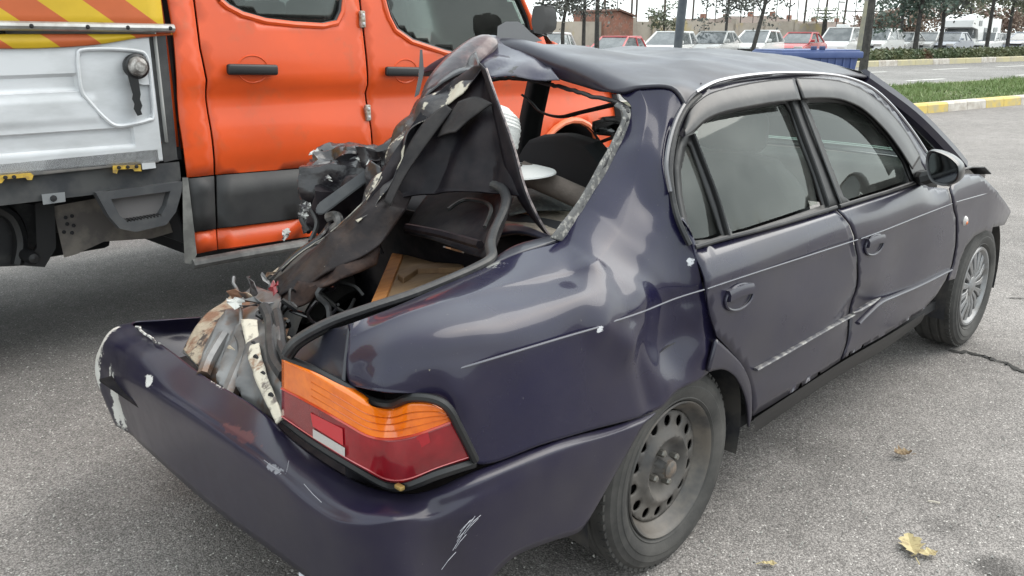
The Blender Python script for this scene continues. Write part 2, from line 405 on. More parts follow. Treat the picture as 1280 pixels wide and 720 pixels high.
# rocker panel under the doors
out('rocker_panel', patch_bm([[PS(u, v, .001) for u, v in ((943, 523), (1000, 486), (1053, 452), (1107, 421), (1156, 391))], [PS(u, v, -.012) for u, v in ((943, 532), (1000, 495), (1053, 460), (1107, 429), (1154, 398))], [PS(u, v, -.05) for u, v in ((945, 540), (1000, 502), (1053, 467), (1107, 436), (1150, 404))]], 5, 4), BLACKP, car)

# ---- window surround, panes, visors
WF = [(866, 313), (905, 303), (950, 290), (1000, 277), (1045, 264), (1110, 243), (1150, 229), (1163, 222), (1160, 205), (1143, 178), (1118, 146), (1092, 121), (1066, 108), (1040, 103), (1000, 101), (950, 105), (915, 112), (885, 125), (862, 148), (850, 172), (845, 205), (848, 245), (854, 280)]
G1 = [(866, 170), (880, 155), (900, 144), (930, 137), (960, 132), (985, 129), (992, 140), (1005, 180), (1020, 220), (1031, 256), (985, 272), (940, 287), (918, 293), (905, 260), (888, 215)]
G2 = [(861, 178), (858, 190), (853, 215), (855, 245), (862, 280), (870, 301), (890, 299), (906, 294), (893, 258), (876, 210), (866, 182)]
G3 = [(1010, 128), (1040, 127), (1062, 130), (1085, 143), (1110, 170), (1132, 202), (1142, 226), (1110, 238), (1065, 252), (1056, 246), (1040, 205), (1024, 162)]
frame = side_sheet('window_frame', WF, BLACKP, car, off=-.004, holes=[G1, G2, G3], step=.03, t=.012)
def pane(name, px):
    bm = sheet_bm(PSxz(px), [], lambda x, z: Vector((x, -(.773-.475*(z-.92)+.012*(1-((z-1.08)/.2)**2))+.026, z)), .03)
    bmesh.ops.recalc_face_normals(bm, faces=bm.faces)
    if sum(f.normal.y*f.calc_area() for f in bm.faces) > 0: bmesh.ops.reverse_faces(bm, faces=bm.faces)
    return out(name, bm, GLASS, car)
pane('window', G1); pane('quarter_window', G2); pane('window', G3)
out('belt_seal', tube_bm(along([(868, 309), (905, 298), (950, 287), (1000, 273), (1045, 259)], 5, .003), .007, 8), RUBBER, frame)
out('belt_seal', tube_bm(along([(1049, 258), (1085, 247), (1115, 238), (1150, 226)], 5, .003), .007, 8), RUBBER, frame)
for px in ([(988, 126), (1003, 168), (1020, 214), (1035, 258)], [(1001, 124), (1015, 160), (1034, 210), (1051, 254)], [(866, 168), (880, 205), (897, 250), (910, 295)]):
    out('pillar_trim', tube_bm(along(px, 5, .002), .009, 8, flat=.5), BLACKP, frame)
side_sheet('roof_side_rail', [(846, 165), (852, 140), (866, 120), (890, 104), (930, 94), (1000, 90), (1062, 96), (1092, 109), (1120, 136), (1142, 164), (1164, 200), (1160, 215), (1146, 192), (1118, 152), (1092, 128), (1064, 114), (1040, 109), (1000, 107), (950, 111), (916, 119), (888, 132), (866, 152), (856, 172)], DOORPAINT, car, off=-.003, step=.03, t=.02)
def visor(top, bot, name='wind_deflector'):
    rows = [[PS(u, v, .012) for u, v in top], [PS((a[0]+b[0])/2, (a[1]+b[1])/2, .026) for a, b in zip(top, bot)], [PS(u, v, .026) for u, v in bot]]
    return solid(out(name, patch_bm(rows, 6, 4), SMOKE, frame), .003)
visor([(855, 160), (862, 140), (874, 126), (893, 115), (930, 106), (960, 101), (992, 98)], [(856, 170), (866, 164), (882, 150), (903, 141), (935, 134), (965, 129), (1000, 125)])
visor([(994, 98), (1030, 99), (1058, 104), (1082, 115), (1108, 136), (1132, 165), (1150, 196)], [(1003, 124), (1032, 123), (1054, 126), (1078, 137), (1103, 160), (1122, 184), (1140, 212)])
# drip moulding, bright along the roof
out('drip_moulding', tube_bm(along([(838, 240), (833, 205), (840, 165), (853, 135), (870, 115), (895, 102), (930, 95), (965, 92)], 6, .010), .006, 6), mat('dull_trim', (.10, .10, .11), .35, coat=.4), car)
out('drip_moulding', tube_bm(along([(870, 115), (895, 102), (930, 95), (965, 91.5), (1000, 91), (1035, 93), (1062, 98), (1090, 110), (1115, 132), (1140, 163), (1158, 190)], 6, .014), .0055, 6), CHROME, car)
out('pillar_seal', tube_bm(along([(862, 306), (848, 275), (840, 240), (838, 205), (845, 165), (858, 136), (875, 119)], 6, .004), .008, 6), RUBBER, car)

# ---- quarter panel with the rear pillar (one pressing)
def Yr(l): return [PY(u, v, y) for u, v, y in l]
QC = [
 [(440, 404, -.60), (436, 425, -.61), (433, 448, -.622), (433, 462, -.63), (435, 474, -.638), (438, 482, -.642)],
 [(495, 383, -.575), (490, 400, -.67), (486, 430, -.715), (484, 458, -.732), (482, 477, -.74), (481, 490, -.742)],
 [(545, 361, -.565), (541, 383, -.69), (540, 418, -.765), (541, 453, -.785), (543, 478, -.79), (545, 496, -.79)],
 [(590, 341, -.56), (590, 369, -.69), (590, 408, -.785), (588, 450, -.81), (582, 495, -.82), (574, 522, -.815)],
 [(620, 328, -.56), (625, 360, -.69), (632, 400, -.79), (636, 438, -.82), (622, 510, -.83), (597, 580, -.825)],
 [(655, 314, -.58), (670, 352, -.70), (680, 385, -.79), (685, 426, -.825), (682, 490, -.84), (680, 556, -.84)],
 [(690, 305, -.60), (715, 345, -.715), (735, 370, -.80), (745, 411, -.83), (745, 470, -.838), (745, 537, -.84)],
 [(702, 299, -.60), (742, 334, -.735), (771, 364, -.79), (793, 396, -.82), (800, 450, -.82), (820, 514, -.835)],
 [(709, 288, -.595), (753, 322, -.725), (787, 352, -.78), (815, 387, -.81), (831, 432, -.812), (846, 490, -.832)],
 [(719, 273, -.59), (764, 309, -.71), (802, 340, -.765), (835, 374, -.80), (858, 420, -.81), (886, 465, -.828)],
 [(728, 260, -.585), (773, 295, -.697), (812, 322, -.755), (845, 355, -.795), (870, 400, -.812), (896, 424, -.822)],
 [(735, 248, -.58), (780, 280, -.685), (820, 303, -.743), (848, 332, -.782), (868, 362, -.805), (886, 388, -.826)],
 [(757, 210, -.565), (793, 235, -.65), (822, 258, -.705), (844, 279, -.745), (856, 297, -.77), (866, 313, -.792)],
 [(780, 165, -.54), (803, 178, -.61), (819, 195, -.655), (829, 212, -.685), (835, 228, -.70), (839, 242, -.712)],
 [(789, 135, -.53), (809, 138, -.57), (823, 146, -.60), (832, 157, -.63), (838, 168, -.645), (843, 178, -.663)],
 [(775, 118, -.48), (800, 112, -.53), (820, 110, -.56), (838, 112, -.59), (848, 120, -.61), (855, 134, -.63)]]
qd = [(PY(838, 345, -.78), .10, -.020), (PY(808, 368, -.80), .06, .005), (PY(845, 425, -.82), .10, -.032), (PY(790, 430, -.83), .06, .010), (PY(735, 352, -.735), .05, .007), (PY(775, 345, -.745), .07, -.008), (PY(812, 262, -.69), .035, -.006), (PY(690, 350, -.70), .06, .004), (PY(866, 385, -.80), .05, .008), (PY(870, 440, -.82), .05, .010), (PY(730, 460, -.84), .16, -.012), (PY(620, 470, -.82), .12, -.006)]
def deck(c):
    return [c[0], c[0].lerp(c[1], .55)+Vector((0, 0, .004)), c[0].lerp(c[1], .90)+Vector((0, 0, .003)), c[1].lerp(c[2], .12)]+c[2:]
qcr = [(PY(742, 348, -.735), PY(757, 408, -.832), .06, .006), (PY(757, 408, -.832), PY(838, 478, -.83), .07, .009), (PY(790, 400, -.82), PY(872, 376, -.806), .06, -.008), (PY(800, 190, -.61), PY(826, 272, -.712), .05, .007), (PY(868, 330, -.795), PY(880, 440, -.826), .035, .010), (PY(800, 440, -.825), PY(815, 505, -.835), .05, -.010)]
quarter = out('quarter_panel', patch_bm([list(r) for r in zip(*[deck(Yr(c)) for c in QC])], 10, 10, creases=qcr, dents=qd, crumple=.0022, cs=5, flip=True), PAINT, car, angle=60)
solid(quarter, .012)
ST = [[(886, 465), (896, 424)], [(905, 462), (914, 441)], (( 922, 474), (930, 460)), ((934, 503), (939.5, 487)), ((936, 535), (940, 521))]
bm = patch_bm([[PS(*q[0]) for q in ST], [PS((q[0][0]+q[1][0])/2, (q[0][1]+q[1][1])/2, .002) for q in ST], [PS(*q[1]) for q in ST]], 6, 3)
solid(out('wheel_arch_flange', bm, DOORPAINT, quarter), .01)
# quarter panel styling line, its crease highlight put into a paler tube colour
def onq(u, v, y): return PY(u, v, y)
out('styling_line', tube_bm(spline([onq(552, 467, -.790), onq(600, 453, -.816), onq(650, 438, -.827), onq(700, 423, -.832), onq(748, 409, -.833)], 6), .0024, 6), mat('crease_highlight', (.09, .09, .11), .25, coat=.8), quarter)
out('styling_line', tube_bm(along([(757, 405), (800, 391), (845, 373), (880, 362)], 6, -.002), .0022, 6), MATS['crease_highlight'], quarter)
for prt, px in ((rdoor, [(884, 361), (950, 339), (1015, 318), (1072, 299.5)]), (fdoor, [(1076, 298.5), (1110, 286), (1150, 270), (1190, 254.5)]), (fender, [(1195, 252.5), (1220, 245.5), (1246, 238)])):
    out('styling_line', tube_bm(along(px, 8, -.001), .0022, 6), MATS['crease_highlight'], prt)  # door and fender creases: highlight painted as the same paler tubes
# chips to bare metal
rc = random.Random(5)
CHIP = mat('chipped_paint', (.30, .30, .33), .5)
def chips(parent, l, m=CHIP, name='paint_chip'):
    for u, v, y, s in l:
        c = PY(u, v, y)
        pts = [c+(RT*math.cos(t)*rc.uniform(.5, 1.1)+UP*math.sin(t)*rc.uniform(.4, .9))*s for t in [2*math.pi*k/9 for k in range(9)]]
        bm = bmesh.new(); f = bm.faces.new([bm.verts.new(p) for p in pts])
        r_ = bmesh.ops.extrude_face_region(bm, geom=[f]); bmesh.ops.translate(bm, verts=[q for q in r_['geom'] if isinstance(q, bmesh.types.BMVert)], vec=FW*.004)
        out(name, bm, m, parent, smooth=False)

# ---- roof
rr0 = [PY(855, 134, -.63), PY(838, 112, -.592), PY(800, 112, -.532), PY(775, 118, -.482), PY(738, 108, -.34), PY(700, 97, -.19), PY(665, 86, -.06), PY(635, 78, .05), PY(612, 70, .14)]
def zr(x, y):
    e = 1.288-.07*(x-.85)**2; k = max(0, 1-(y/.60)**2)
    z = e+.078*k**.8
    z += .065*math.exp(-((x-.15)/.35)**2-((y-.15)/.3)**2) - .018*math.exp(-((x-.75)/.25)**2-((y+.05)/.25)**2)
    return z
YS = [-.605, -.56, -.44, -.28, -.1, .08, .26, .44, .6]
rows = [rr0]
rows.append([PS(868, 119, .012)]+[PY(845, 106, -.575)]+[Vector((.2+.02*i, y, zr(.2+.02*i, y))) for i, y in enumerate(YS[2:])])
for x in (.42, .62, .85, 1.1, 1.3, 1.48): rows.append([Vector((x, y*(1 if abs(y) < .5 else .985), zr(x, y))) for y in YS])
roof = out('roof', patch_bm(rows, 5, 6, crumple=.012, cs=4.5, edge=True), ROOFPAINT, car, angle=70); solid(roof, .01)
# fin on the roof edge, torn header
bm = bmesh.new()
fb = [D(622, 52, 2.86), D(640, 55, 2.86), D(676, 52, 2.95)]; ft = [D(622, 34, 2.87), D(634, 28, 2.87), D(650, 29, 2.89), D(662, 38, 2.92), D(674, 47, 2.95)]
poly = [(621, 53), (622, 33), (632, 27), (648, 27), (656, 33), (664, 41), (678, 51), (650, 56)]
bm = prism_bm(poly, lambda u, v: D(u, v, 2.84+.0016*(u-622)), lambda u, v: D(u, v, 2.90+.0016*(u-622)))
finm = out('roof_fin', bm, mat('grey_fin', (.085, .085, .09), .4, coat=.3), roof)
hdr = [[D(590, 62, 2.78), D(610, 48, 2.84), D(640, 52, 2.86), D(668, 66, 2.80), D(685, 72, 2.75)],
       [D(592, 82, 2.72), D(612, 74, 2.72), D(640, 74, 2.66), D(668, 78, 2.62), D(690, 84, 2.60)],
       [D(598, 100, 2.66), D(618, 97, 2.62), D(645, 95, 2.59), D(672, 97, 2.57), D(700, 101, 2.55)]]
solid(out('torn_roof_edge', patch_bm(hdr, 6, 6, crumple=.014, cs=7, fold=.022, edge=False, seed=2), mat('bruised_paint', (.022, .019, .045), .3, coat=.6, col2=(.065, .06, .08), nscale=7, nlo=.46, nhi=.66, col3=(.015, .012, .012), n3scale=22, n3lo=.56, n3hi=.62), roof), .003)
# header lip along the rear window
lipw = jag(spline([PY(600, 103, .16), PY(640, 98, .05), PY(690, 106, -.14), PY(735, 119, -.33), PY(772, 128, -.47), PY(784, 140, -.525), PY(776, 165, -.54), PY(752, 210, -.565), PY(728, 256, -.58), PY(706, 290, -.595)], 4), .002, 3, 3)
out('window_gasket', tube_bm(lipw, .0065, 6), RUBBER, roof)
bond = [[(772, 129), (790, 139), (783, 166), (760, 211), (736, 257), (713, 292), (700, 302)], [(768, 134), (778, 143), (770, 166), (747, 208), (722, 252), (697, 284), (688, 297)]]
by = (-.48, -.525, -.54, -.565, -.58, -.595, -.60)
solid(out('glass_bond', patch_bm([[PY(u, v, y) for (u, v), y in zip(r, by)] for r in bond], 5, 3, crumple=.003, cs=40, edge=False), mat('grey_adhesive', (.10, .10, .10), .8, col2=(.28, .27, .25), nscale=60, nlo=.5, nhi=.62, bump=.6, bscale=150), roof), .006)
# A pillars, windscreen, cowl, bonnet
for s in (1, -1):
    a = [Vector((1.47, s*.575, 1.265)), Vector((1.75, s*.655, 1.13)), Vector((2.0, s*.72, .98)), Vector((2.14, s*.755, .885))]
    out('windscreen_pillar', tube_bm(spline(a, 5), .034, 8), DOORPAINT, car)
ws = [[Vector((1.46, y, 1.285+.06*(1-(y/.57)**2))) for y in (-.57, -.3, 0, .3, .57)], [Vector((1.85+.08*(1-(y/.7)**2), y, 1.09+.03*(1-(y/.7)**2))) for y in (-.68, -.35, 0, .35, .68)], [Vector((2.15+.12*(1-(y/.74)**2), y, .89)) for y in (-.74, -.38, 0, .38, .74)]]
solid(out('windscreen', patch_bm(ws, 5, 5), GLASST, car), .004)
hood = [[Vector((2.13+.12*(1-(y/.74)**2), y, .865+.02*(1-(y/.74)**2))) for y in (-.735, -.4, 0, .4, .735)], [Vector((2.55, y, .815+.04*(1-(y/.74)**2))) for y in (-.725, -.4, 0, .4, .725)], [Vector((2.85, y, .72+.05*(1-(y/.74)**2))) for y in (-.66, -.4, 0, .4, .66)], [Vector((3.0, y, .62+.05*(1-(y/.74)**2))) for y in (-.58, -.4, 0, .4, .58)]]
bonnet = out('bonnet', patch_bm(hood, 5, 5, crumple=.012, cs=4), DOORPAINT, car); solid(bonnet, .008)
bl = [PS(1197, 213, .0), PS(1212, 208), PS(1228, 208), PS(1236, 216)]
bm = bmesh.new(); q = [bm.verts.new(p+Vector((0, -.01, 0))) for p in bl]; q2 = [bm.verts.new(p+Vector((-.02, .05, -.006))) for p in bl]
for i in range(3): bm.faces.new((q[i], q[i+1], q2[i+1], q2[i]))
solid(out('bent_bonnet_corner', bm, BLACKP, bonnet), .006)
# door mirror
mp = PS(1176, 212)
mz = [(1157, 207), (1157, 197), (1160, 189), (1167, 187.5), (1180, 192), (1190, 198), (1198, 206), (1200, 214), (1198, 225), (1190, 231), (1179, 233), (1166, 229), (1160, 221)]
mo = spline([PX(u, v, 1.42) for u, v in mz], 3, True); mcn = sum(mo, Vector())/len(mo)
def mring(k, dx): return [mcn+(p-mcn)*k+Vector((dx, 0, 0)) for p in mo]
bm = bmesh.new(); rings_ = [[bm.verts.new(p) for p in mring(k, dx)] for k, dx in ((.80, .012), (.86, .0), (.95, -.004), (1.0, .006), (1.0, .03), (.93, .065), (.75, .095), (.4, .112), (.05, .115))]
for a_, b_ in zip(rings_, rings_[1:]):
    for k in range(len(a_)): bm.faces.new((a_[k], a_[(k+1) % len(a_)], b_[(k+1) % len(a_)], b_[k]))
bmesh.ops.recalc_face_normals(bm, faces=bm.faces)
mir = out('door_mirror', bm, mat('black_mirror_shell', (.012, .012, .014), .32, coat=.3), car)
bm = bmesh.new(); f_ = bm.faces.new([bm.verts.new(p) for p in mring(.82, .010)])
solid(out('mirror_glass', bm, mat('mirror_glass', (.16, .17, .175), .06, metal=1), mir, smooth=False), .003)
out('mirror_arm', tube_bm([PS(1150, 222), PX(1158, 222, 1.46), PX(1170, 220, 1.47)], [.03, .026, .022], 8), BLACKP, mir)
out('mirror_sail', prism_bm([(1128, 186), (1148, 190), (1158, 228), (1146, 230)], lambda u, v: PS(u, v, .010), lambda u, v: PS(u, v, -.012)), BLACKP, mir)

# ---- bumper
def Xp(u, v, x): return PX(u, v, x)
L0 = PY(250, 396, .80)
BC = [
 [L0, L0+Vector((0, .01, -.03)), L0+Vector((0, .01, -.06)), L0+Vector((.02, -.03, -.12)), L0+Vector((.05, -.10, -.24))],
 [PY(205, 399, .80), PY(205, 399, .82)+Vector((0, 0, -.03)), PY(205, 399, .82)+Vector((0, 0, -.06)), PY(205, 399, .77)+Vector((.03, 0, -.12)), PY(205, 399, .69)+Vector((.08, 0, -.23))],
 [Xp(166, 403, -.755), Xp(146, 408, -.80), Xp(131, 426, -.855), Xp(124, 460, -.88), Xp(147, 521, -.885)],
 [Xp(182, 418, -.80), Xp(155, 425, -.86), Xp(143, 444, -.90), Xp(137, 482, -.905), Xp(166, 545, -.91)],
 [Xp(210, 436, -.86), Xp(186, 452, -.92), Xp(174, 468, -.945), Xp(168, 490, -.955), Xp(196, 574, -.94)],
 [Xp(258, 472, -.90), Xp(241, 497, -.955), Xp(235, 506, -.975), Xp(231, 530, -.99), Xp(268, 637, -.97)],
 [Xp(321, 509, -.92), Xp(316, 548, -.985), Xp(322, 566, -1.0), Xp(322, 592, -1.012), Xp(340, 690, -.985)],
 [Xp(371, 553, -.925), Xp(384, 600, -.985), Xp(402, 632, -1.0), Xp(402, 656, -1.008), Xp(414, 745, -.98)],
 [Xp(425, 590, -.915), Xp(436, 625, -.965), Xp(452, 648, -.985), Xp(450, 674, -.993), Xp(470, 790, -.965)],
 [Xp(470, 610, -.88), Xp(484, 632, -.93), Xp(496, 647, -.945), Xp(496, 674, -.95), Xp(520, 800, -.93)],
 [PY(512, 617, -.735), PY(527, 628, -.785), PY(537, 640, -.81), PY(538, 668, -.82), PY(575, 775, -.80)],
 [PY(545, 610, -.785), PY(560, 616, -.825), PY(570, 626, -.838), PY(572, 655, -.843), PY(610, 730, -.825)],
 [PY(590, 590, -.815), PY(603, 598, -.845), PY(610, 608, -.852), PY(612, 636, -.855), PY(645, 695, -.835)],
 [PY(690, 552, -.828), PY(694, 560, -.848), PY(696, 570, -.856), PY(696, 605, -.856), PY(692, 676, -.835)],
 [PY(765, 533, -.832), PY(763, 541, -.850), PY(760, 550, -.856), PY(752, 590, -.855), PY(722, 666, -.833)],
 [PY(820, 515, -.834), PY(812, 523, -.848), PY(803, 534, -.853), PY(785, 565, -.853), PY(735, 652, -.832)]]
bumper = out('rear_bumper', patch_bm([list(r) for r in zip(*BC)], 6, 6, crumple=.003, cs=6, flip=True), BUMPERPAINT, car, angle=60); solid(bumper, .006)
# flaked paint at the left corner, scrapes
wear(BUMPERPAINT, [(Xp(124, 455, -.875), (.13, .13, .13), (.58, .57, .54), .6, 24, 1.7), (Xp(146, 502, -.91), (.10, .09, .16), (.55, .54, .51), .6, 30, 1.8), (Xp(130, 432, -.86), (.12, .13, .10), (.56, .54, .50), .6, 34, 1.5),
 (Xp(186, 476, -.955), (.05, .055, .022), (.58, .57, .55), .6, 60, 1.6), (Xp(290, 540, -1.0), (.05, .16, .035), (.075, .028, .034), .4, 12, 1.4), (Xp(345, 585, -1.0), (.03, .05, .010), (.2, .2, .22), .5, 70, 2.2),
 (Xp(262, 475, -.91), (.03, .10, .010), (.4, .38, .36), .5, 80, 2.4)], car.location)
wear(PAINT, [(PY(752, 378, -.78), (.02, .02, .022), (.5, .51, .55), .5, 60, 1.2), (PY(753, 412, -.84), (.028, .02, .016), (.55, .55, .57), .5, 60, 1.5), (PY(863, 328, -.79), (.018, .02, .022), (.6, .6, .62), .5, 60, 1.2), (PY(620, 335, -.57), (.05, .05, .02), (.20, .20, .19), .7, 70, 2.2), (PY(532, 462, -.77), (.016, .016, .01), (.3, .27, .2), .7, 90, 2.0), (PY(560, 380, -.60), (.14, .10, .02), (.06, .056, .06), .6, 30, 2.2)], car.location)
fl = [[Xp(133, 440, -.815), Xp(150, 446, -.885), Xp(163, 452, -.925)], [Xp(124, 462, -.845), Xp(138, 470, -.915), Xp(152, 475, -.935)], [Xp(126, 490, -.86), Xp(140, 492, -.925), Xp(146, 494, -.935)], [Xp(146, 520, -.875), Xp(149, 522, -.90), Xp(152, 523, -.905)]]
def blot(name, pts, m, parent, dx=-.004, seed=1):
    c = sum(pts, Vector())/len(pts); e = jag(pts+[pts[0]], .008, 3, seed)[:-1]
    bm = bmesh.new(); cv = bm.verts.new(c); vv = [bm.verts.new(p) for p in e]
    for i in range(len(vv)): bm.faces.new((cv, vv[i], vv[(i+1) % len(vv)]))
    bmesh.ops.translate(bm, verts=bm.verts, vec=-FW*.006)
    return solid(out(name, bm, m, parent, smooth=False), .002)
out('scraped_edge', tube_bm(jag([Xp(170, 409, -.775), Xp(186, 420, -.83), Xp(200, 429, -.86)], .006, 4, 5), [.004]*9, 5), FLAKED, bumper)
for a, b in (((358, 590), (361, 576)), ((330, 575), (349, 588)), ((380, 605), (402, 628))):
    out('scratch', tube_bm([Xp(*a, -1.003), Xp((a[0]+b[0])/2, (a[1]+b[1])/2+1, -1.006), Xp(*b, -1.003)], .0007, 4), CHIP, bumper)
for a, b in (((566, 688), (594, 645)), ((572, 672), (588, 650)), ((580, 668), (598, 648)), ((552, 712), (570, 690)), ((569, 686), (583, 668)), ((575, 664), (592, 648)), ((571, 677), (579, 666)), ((584, 660), (601, 644))):
    out('scratch', tube_bm([PY(*a, -.852), PY((a[0]+b[0])/2-1, (a[1]+b[1])/2, -.858), PY(*b, -.857)], .0007, 4), CHIP, bumper)
out('exhaust_tip', tube_bm([PX(388, 716, -.95), PX(392, 712, -.7)], .025, 14), CHROME, car)

# ---- tail lamp
TLc = [(354, -.93, 'x', [448, 470, 484, 500, 521]), (391, -.938, 'x', [464, 488, 503, 523, 546]), (431, -.935, 'x', [486, 512, 526, 545, 571]), (462, -.92, 'x', [504, 528, 543, 562, 588])]
TL = []
for u, x, _, vsl in TLc: TL.append([PX(u, v, x) for v in vsl])
TL.append([PY(u, v, y) for u, v, y in ((489, 509, -.70), (490, 532, -.712), (489, 547, -.718), (486, 572, -.715), (485, 600, -.70))])
TL.append([PY(u, v, y) for u, v, y in ((513, 502, -.755), (518, 526, -.768), (519, 542, -.772), (516, 570, -.77), (510, 600, -.755))])
TL.append([PY(u, v, y) for u, v, y in ((540, 504, -.792), (546, 520, -.80), (548, 532, -.803), (550, 560, -.803), (548, 585, -.795))])
TL.append([PY(u, v, y) for u, v, y in ((556, 512, -.808), (562, 520, -.812), (566, 525, -.815), (580, 550, -.82), (590, 571, -.82))])
amb = patch_bm([[c[0] for c in TL], [c[1] for c in TL], [c[2] for c in TL]], 6, 5)
redl = patch_bm([[c[2] for c in TL], [c[3] for c in TL], [c[4] for c in TL]], 6, 5)
for b_ in (amb, redl):
    bmesh.ops.translate(b_, verts=b_.verts, vec=Vector((-.006, -.004, 0)))
    if sum(f.normal.x for f in b_.faces) > 0: bmesh.ops.reverse_faces(b_, faces=b_.faces)
lamp = out('tail_lamp', redl, RED, car); solid(lamp, .02)
am = out('amber_lens', amb, AMBER, lamp); solid(am, .02)
LINE = mat('lens_rib_line', (.55, .10, .004), .2, coat=.6)
for k in (.3, .52, .74):
    out('lens_rib', tube_bm(spline([c[0].lerp(c[2], k)+Vector((-.0065, -.0045, 0)) for c in TL[1:]], 5), .0013, 5), LINE, lamp)
out('lens_rib', tube_bm(spline([c[2]+Vector((-.0065, -.0045, 0)) for c in TL], 5), .003, 5), mat('lens_divider', (.45, .03, .01), .2, coat=.6), lamp)
out('lens_rib', tube_bm(spline([c[4].lerp(c[3], .12)+Vector((-.0065, -.0045, 0)) for c in TL], 5), .0014, 5), mat('lens_edge', (.5, .12, .12), .2, coat=.6), lamp)
def lampbit(name, px, xs, m, dz=-.010):
    return out(name, prism_bm(px, lambda u, v: PX(u, v, xs(u)+dz), lambda u, v: PX(u, v, xs(u)+.002)), m, lamp, smooth=False)
xs_l = lambda u: interp(u, [(354, -.936), (391, -.944), (431, -.941), (462, -.926)])
lampbit('reverse_lens', [(391, 536), (431, 560), (431, 571), (391, 547)], xs_l, CLEARL, -.004)
lampbit('bulb_window', [(388, 516), (428, 536), (429, 557), (391, 533)], xs_l, BRIGHTRED, -.0025)
pl = [PX(391, 503, -.945), PX(391, 523, -.945)]
bm = prism_bm([(520, 546), (535, 540), (538, 553), (524, 561)], lambda u, v: PY(u, v, interp(u, [(520, -.781), (540, -.806)])+.001), lambda u, v: PY(u, v, interp(u, [(520, -.776), (540, -.800)])+.002))
out('bulb_window', bm, mat('soft_red_lens', (.34, .006, .014), .12, coat=.8), lamp, smooth=False)
# dark gap and seal round the lamp
seal = [PX(356, 447, -.925), PX(391, 462, -.93), PX(431, 483, -.925), PX(464, 501, -.90), PY(490, 505, -.715), PY(513, 497, -.765), PY(541, 499, -.80), PY(560, 510, -.822), PY(575, 537, -.828), PY(594, 575, -.828)]
out('lamp_seal', tube_bm(spline(seal, 6), .009, 8), BLACKP, lamp)
seal2 = [PX(354, 522, -.915), PX(391, 550, -.925), PX(446, 584, -.905), PY(485, 605, -.69), PY(510, 606, -.75), PY(548, 592, -.80), PY(592, 578, -.82)]
out('lamp_seal', tube_bm(spline(seal2, 6), .012, 8), BLACKP, lamp)
out('broken_clip', box_bm(PY(500, 607, -.745)+Vector((-.004, -.004, 0)), (.012, .02, .009), .002), mat('brass_clip', (.45, .3, .1), .4, metal=.5), lamp)
# housing behind lamp
hb = sheet_bm([(0, 0), (1, 0), (1, 1), (0, 1)], [], lambda a, b: Vector((-.86+.10*a, -.40-.36*a, .56+.20*b)), .2)
out('lamp_housing', hb, DARK, car)
bm = patch_bm([[PX(352, 447, -.915), PX(391, 460, -.915), PX(431, 480, -.915)], [PX(372, 428, -.89), PX(405, 440, -.89), PX(432, 455, -.90)], [PX(398, 412, -.86), PX(420, 410, -.87), PX(437, 405, -.875)]], 5, 5, crumple=.004)
solid(out('lamp_panel', bm, mat('inner_navy_panel', (.018, .018, .028), .35, coat=.3), car), .006)

# ---- wheels
def tyre(parent, c, rot=0., R0=.29, W0=.175, s=-1):
    yo = .0
    pr_ = [(.186, .012), (.196, -.004), (.203, -.011), (.206, -.009), (.225, -.018), (.236, -.0185), (.239, -.0165), (.255, -.016), (.258, -.0135), (.272, -.008), (.283, .006), (.2865, .018)]
    g = [.018, .045, .048, .056, .059, .085, .088, .096, .099, .126, .130]
    for k, a in enumerate(g[1:], 1): pr_.append((R0-.001 if (k in (1, 4, 5, 8, 9)) else R0-.008, a))
    pr_ += [(.287, .155), (.272, .175), (.225, .186), (.186, .16)]
    t = out('tyre', lathe_bm(pr_, c, 'Y', 72, sgn=1), TYRE, parent, angle=25)
    # tread blocks on the shoulder
    bm = bmesh.new()
    for k in range(64):
        th = 2*math.pi*k/64
        m_ = Matrix.Rotation(th, 3, 'Y')
        box_bm(Vector(c)+m_ @ Vector((0, .012, .282)), (.018, .018, .013), 0, bm, rot=None)
        vs_ = bm.verts[-8:] if False else [v for v in bm.verts][-8:]
        bmesh.ops.rotate(bm, cent=Vector(c)+m_ @ Vector((0, .012, .282)), matrix=m_, verts=vs_)
    out('tread_blocks', bm, TYRE, parent, smooth=False)
    return t
rw = thing('wheel', (0, -.785, .288), None, None); rw.parent = car; rw.location = Vector((0, -.785, .288))-car.location
WC = Vector((0, -.785, .288))
tyre(rw, WC)
HOLES = 14
def rimy(r): return interp(r, [(0, .0), (.026, .002), (.030, .004), (.032, .030), (.055, .032), (.07, .026), (.082, .010), (.092, .004), (.102, .010), (.114, .022), (.15, .026), (.158, .028)])
circ = [(.158*math.cos(2*math.pi*k/64), .158*math.sin(2*math.pi*k/64)) for k in range(64)]
hl = []
for k in range(HOLES):
    t = 2*math.pi*(k+.3)/HOLES; cx, cz = .134*math.cos(t), .134*math.sin(t)
    hl.append([(cx+.0158*math.cos(2*math.pi*q/14), cz+.0158*math.sin(2*math.pi*q/14)) for q in range(14)])
bm = sheet_bm(circ, hl, lambda a, b: WC+Vector((a, rimy(math.hypot(a, b)), b)), .0085)
bmesh.ops.recalc_face_normals(bm, faces=bm.faces)
if sum(f.normal.y for f in bm.faces) > 0: bmesh.ops.reverse_faces(bm, faces=bm.faces)
disc = out('steel_rim', bm, STEEL, rw); solid(disc, .006)
out('rim_lip', lathe_bm([(.158, .036), (.160, .032), (.166, .026), (.172, .018), (.181, .004), (.186, -.006), (.191, -.010), (.194, -.006), (.192, .004)], WC, 'Y', 72), mat('rim_edge_steel', (.045, .043, .042), .45, col2=(.11, .095, .08), nscale=8), rw)
out('hub_cap', lathe_bm([(.0, -.010), (.018, -.009), (.025, -.004), (.0265, .014), (.0265, .034)], WC, 'Y', 28), mat('rusty_hub', (.08, .075, .07), .6, col2=(.15, .115, .09), nscale=40), rw)
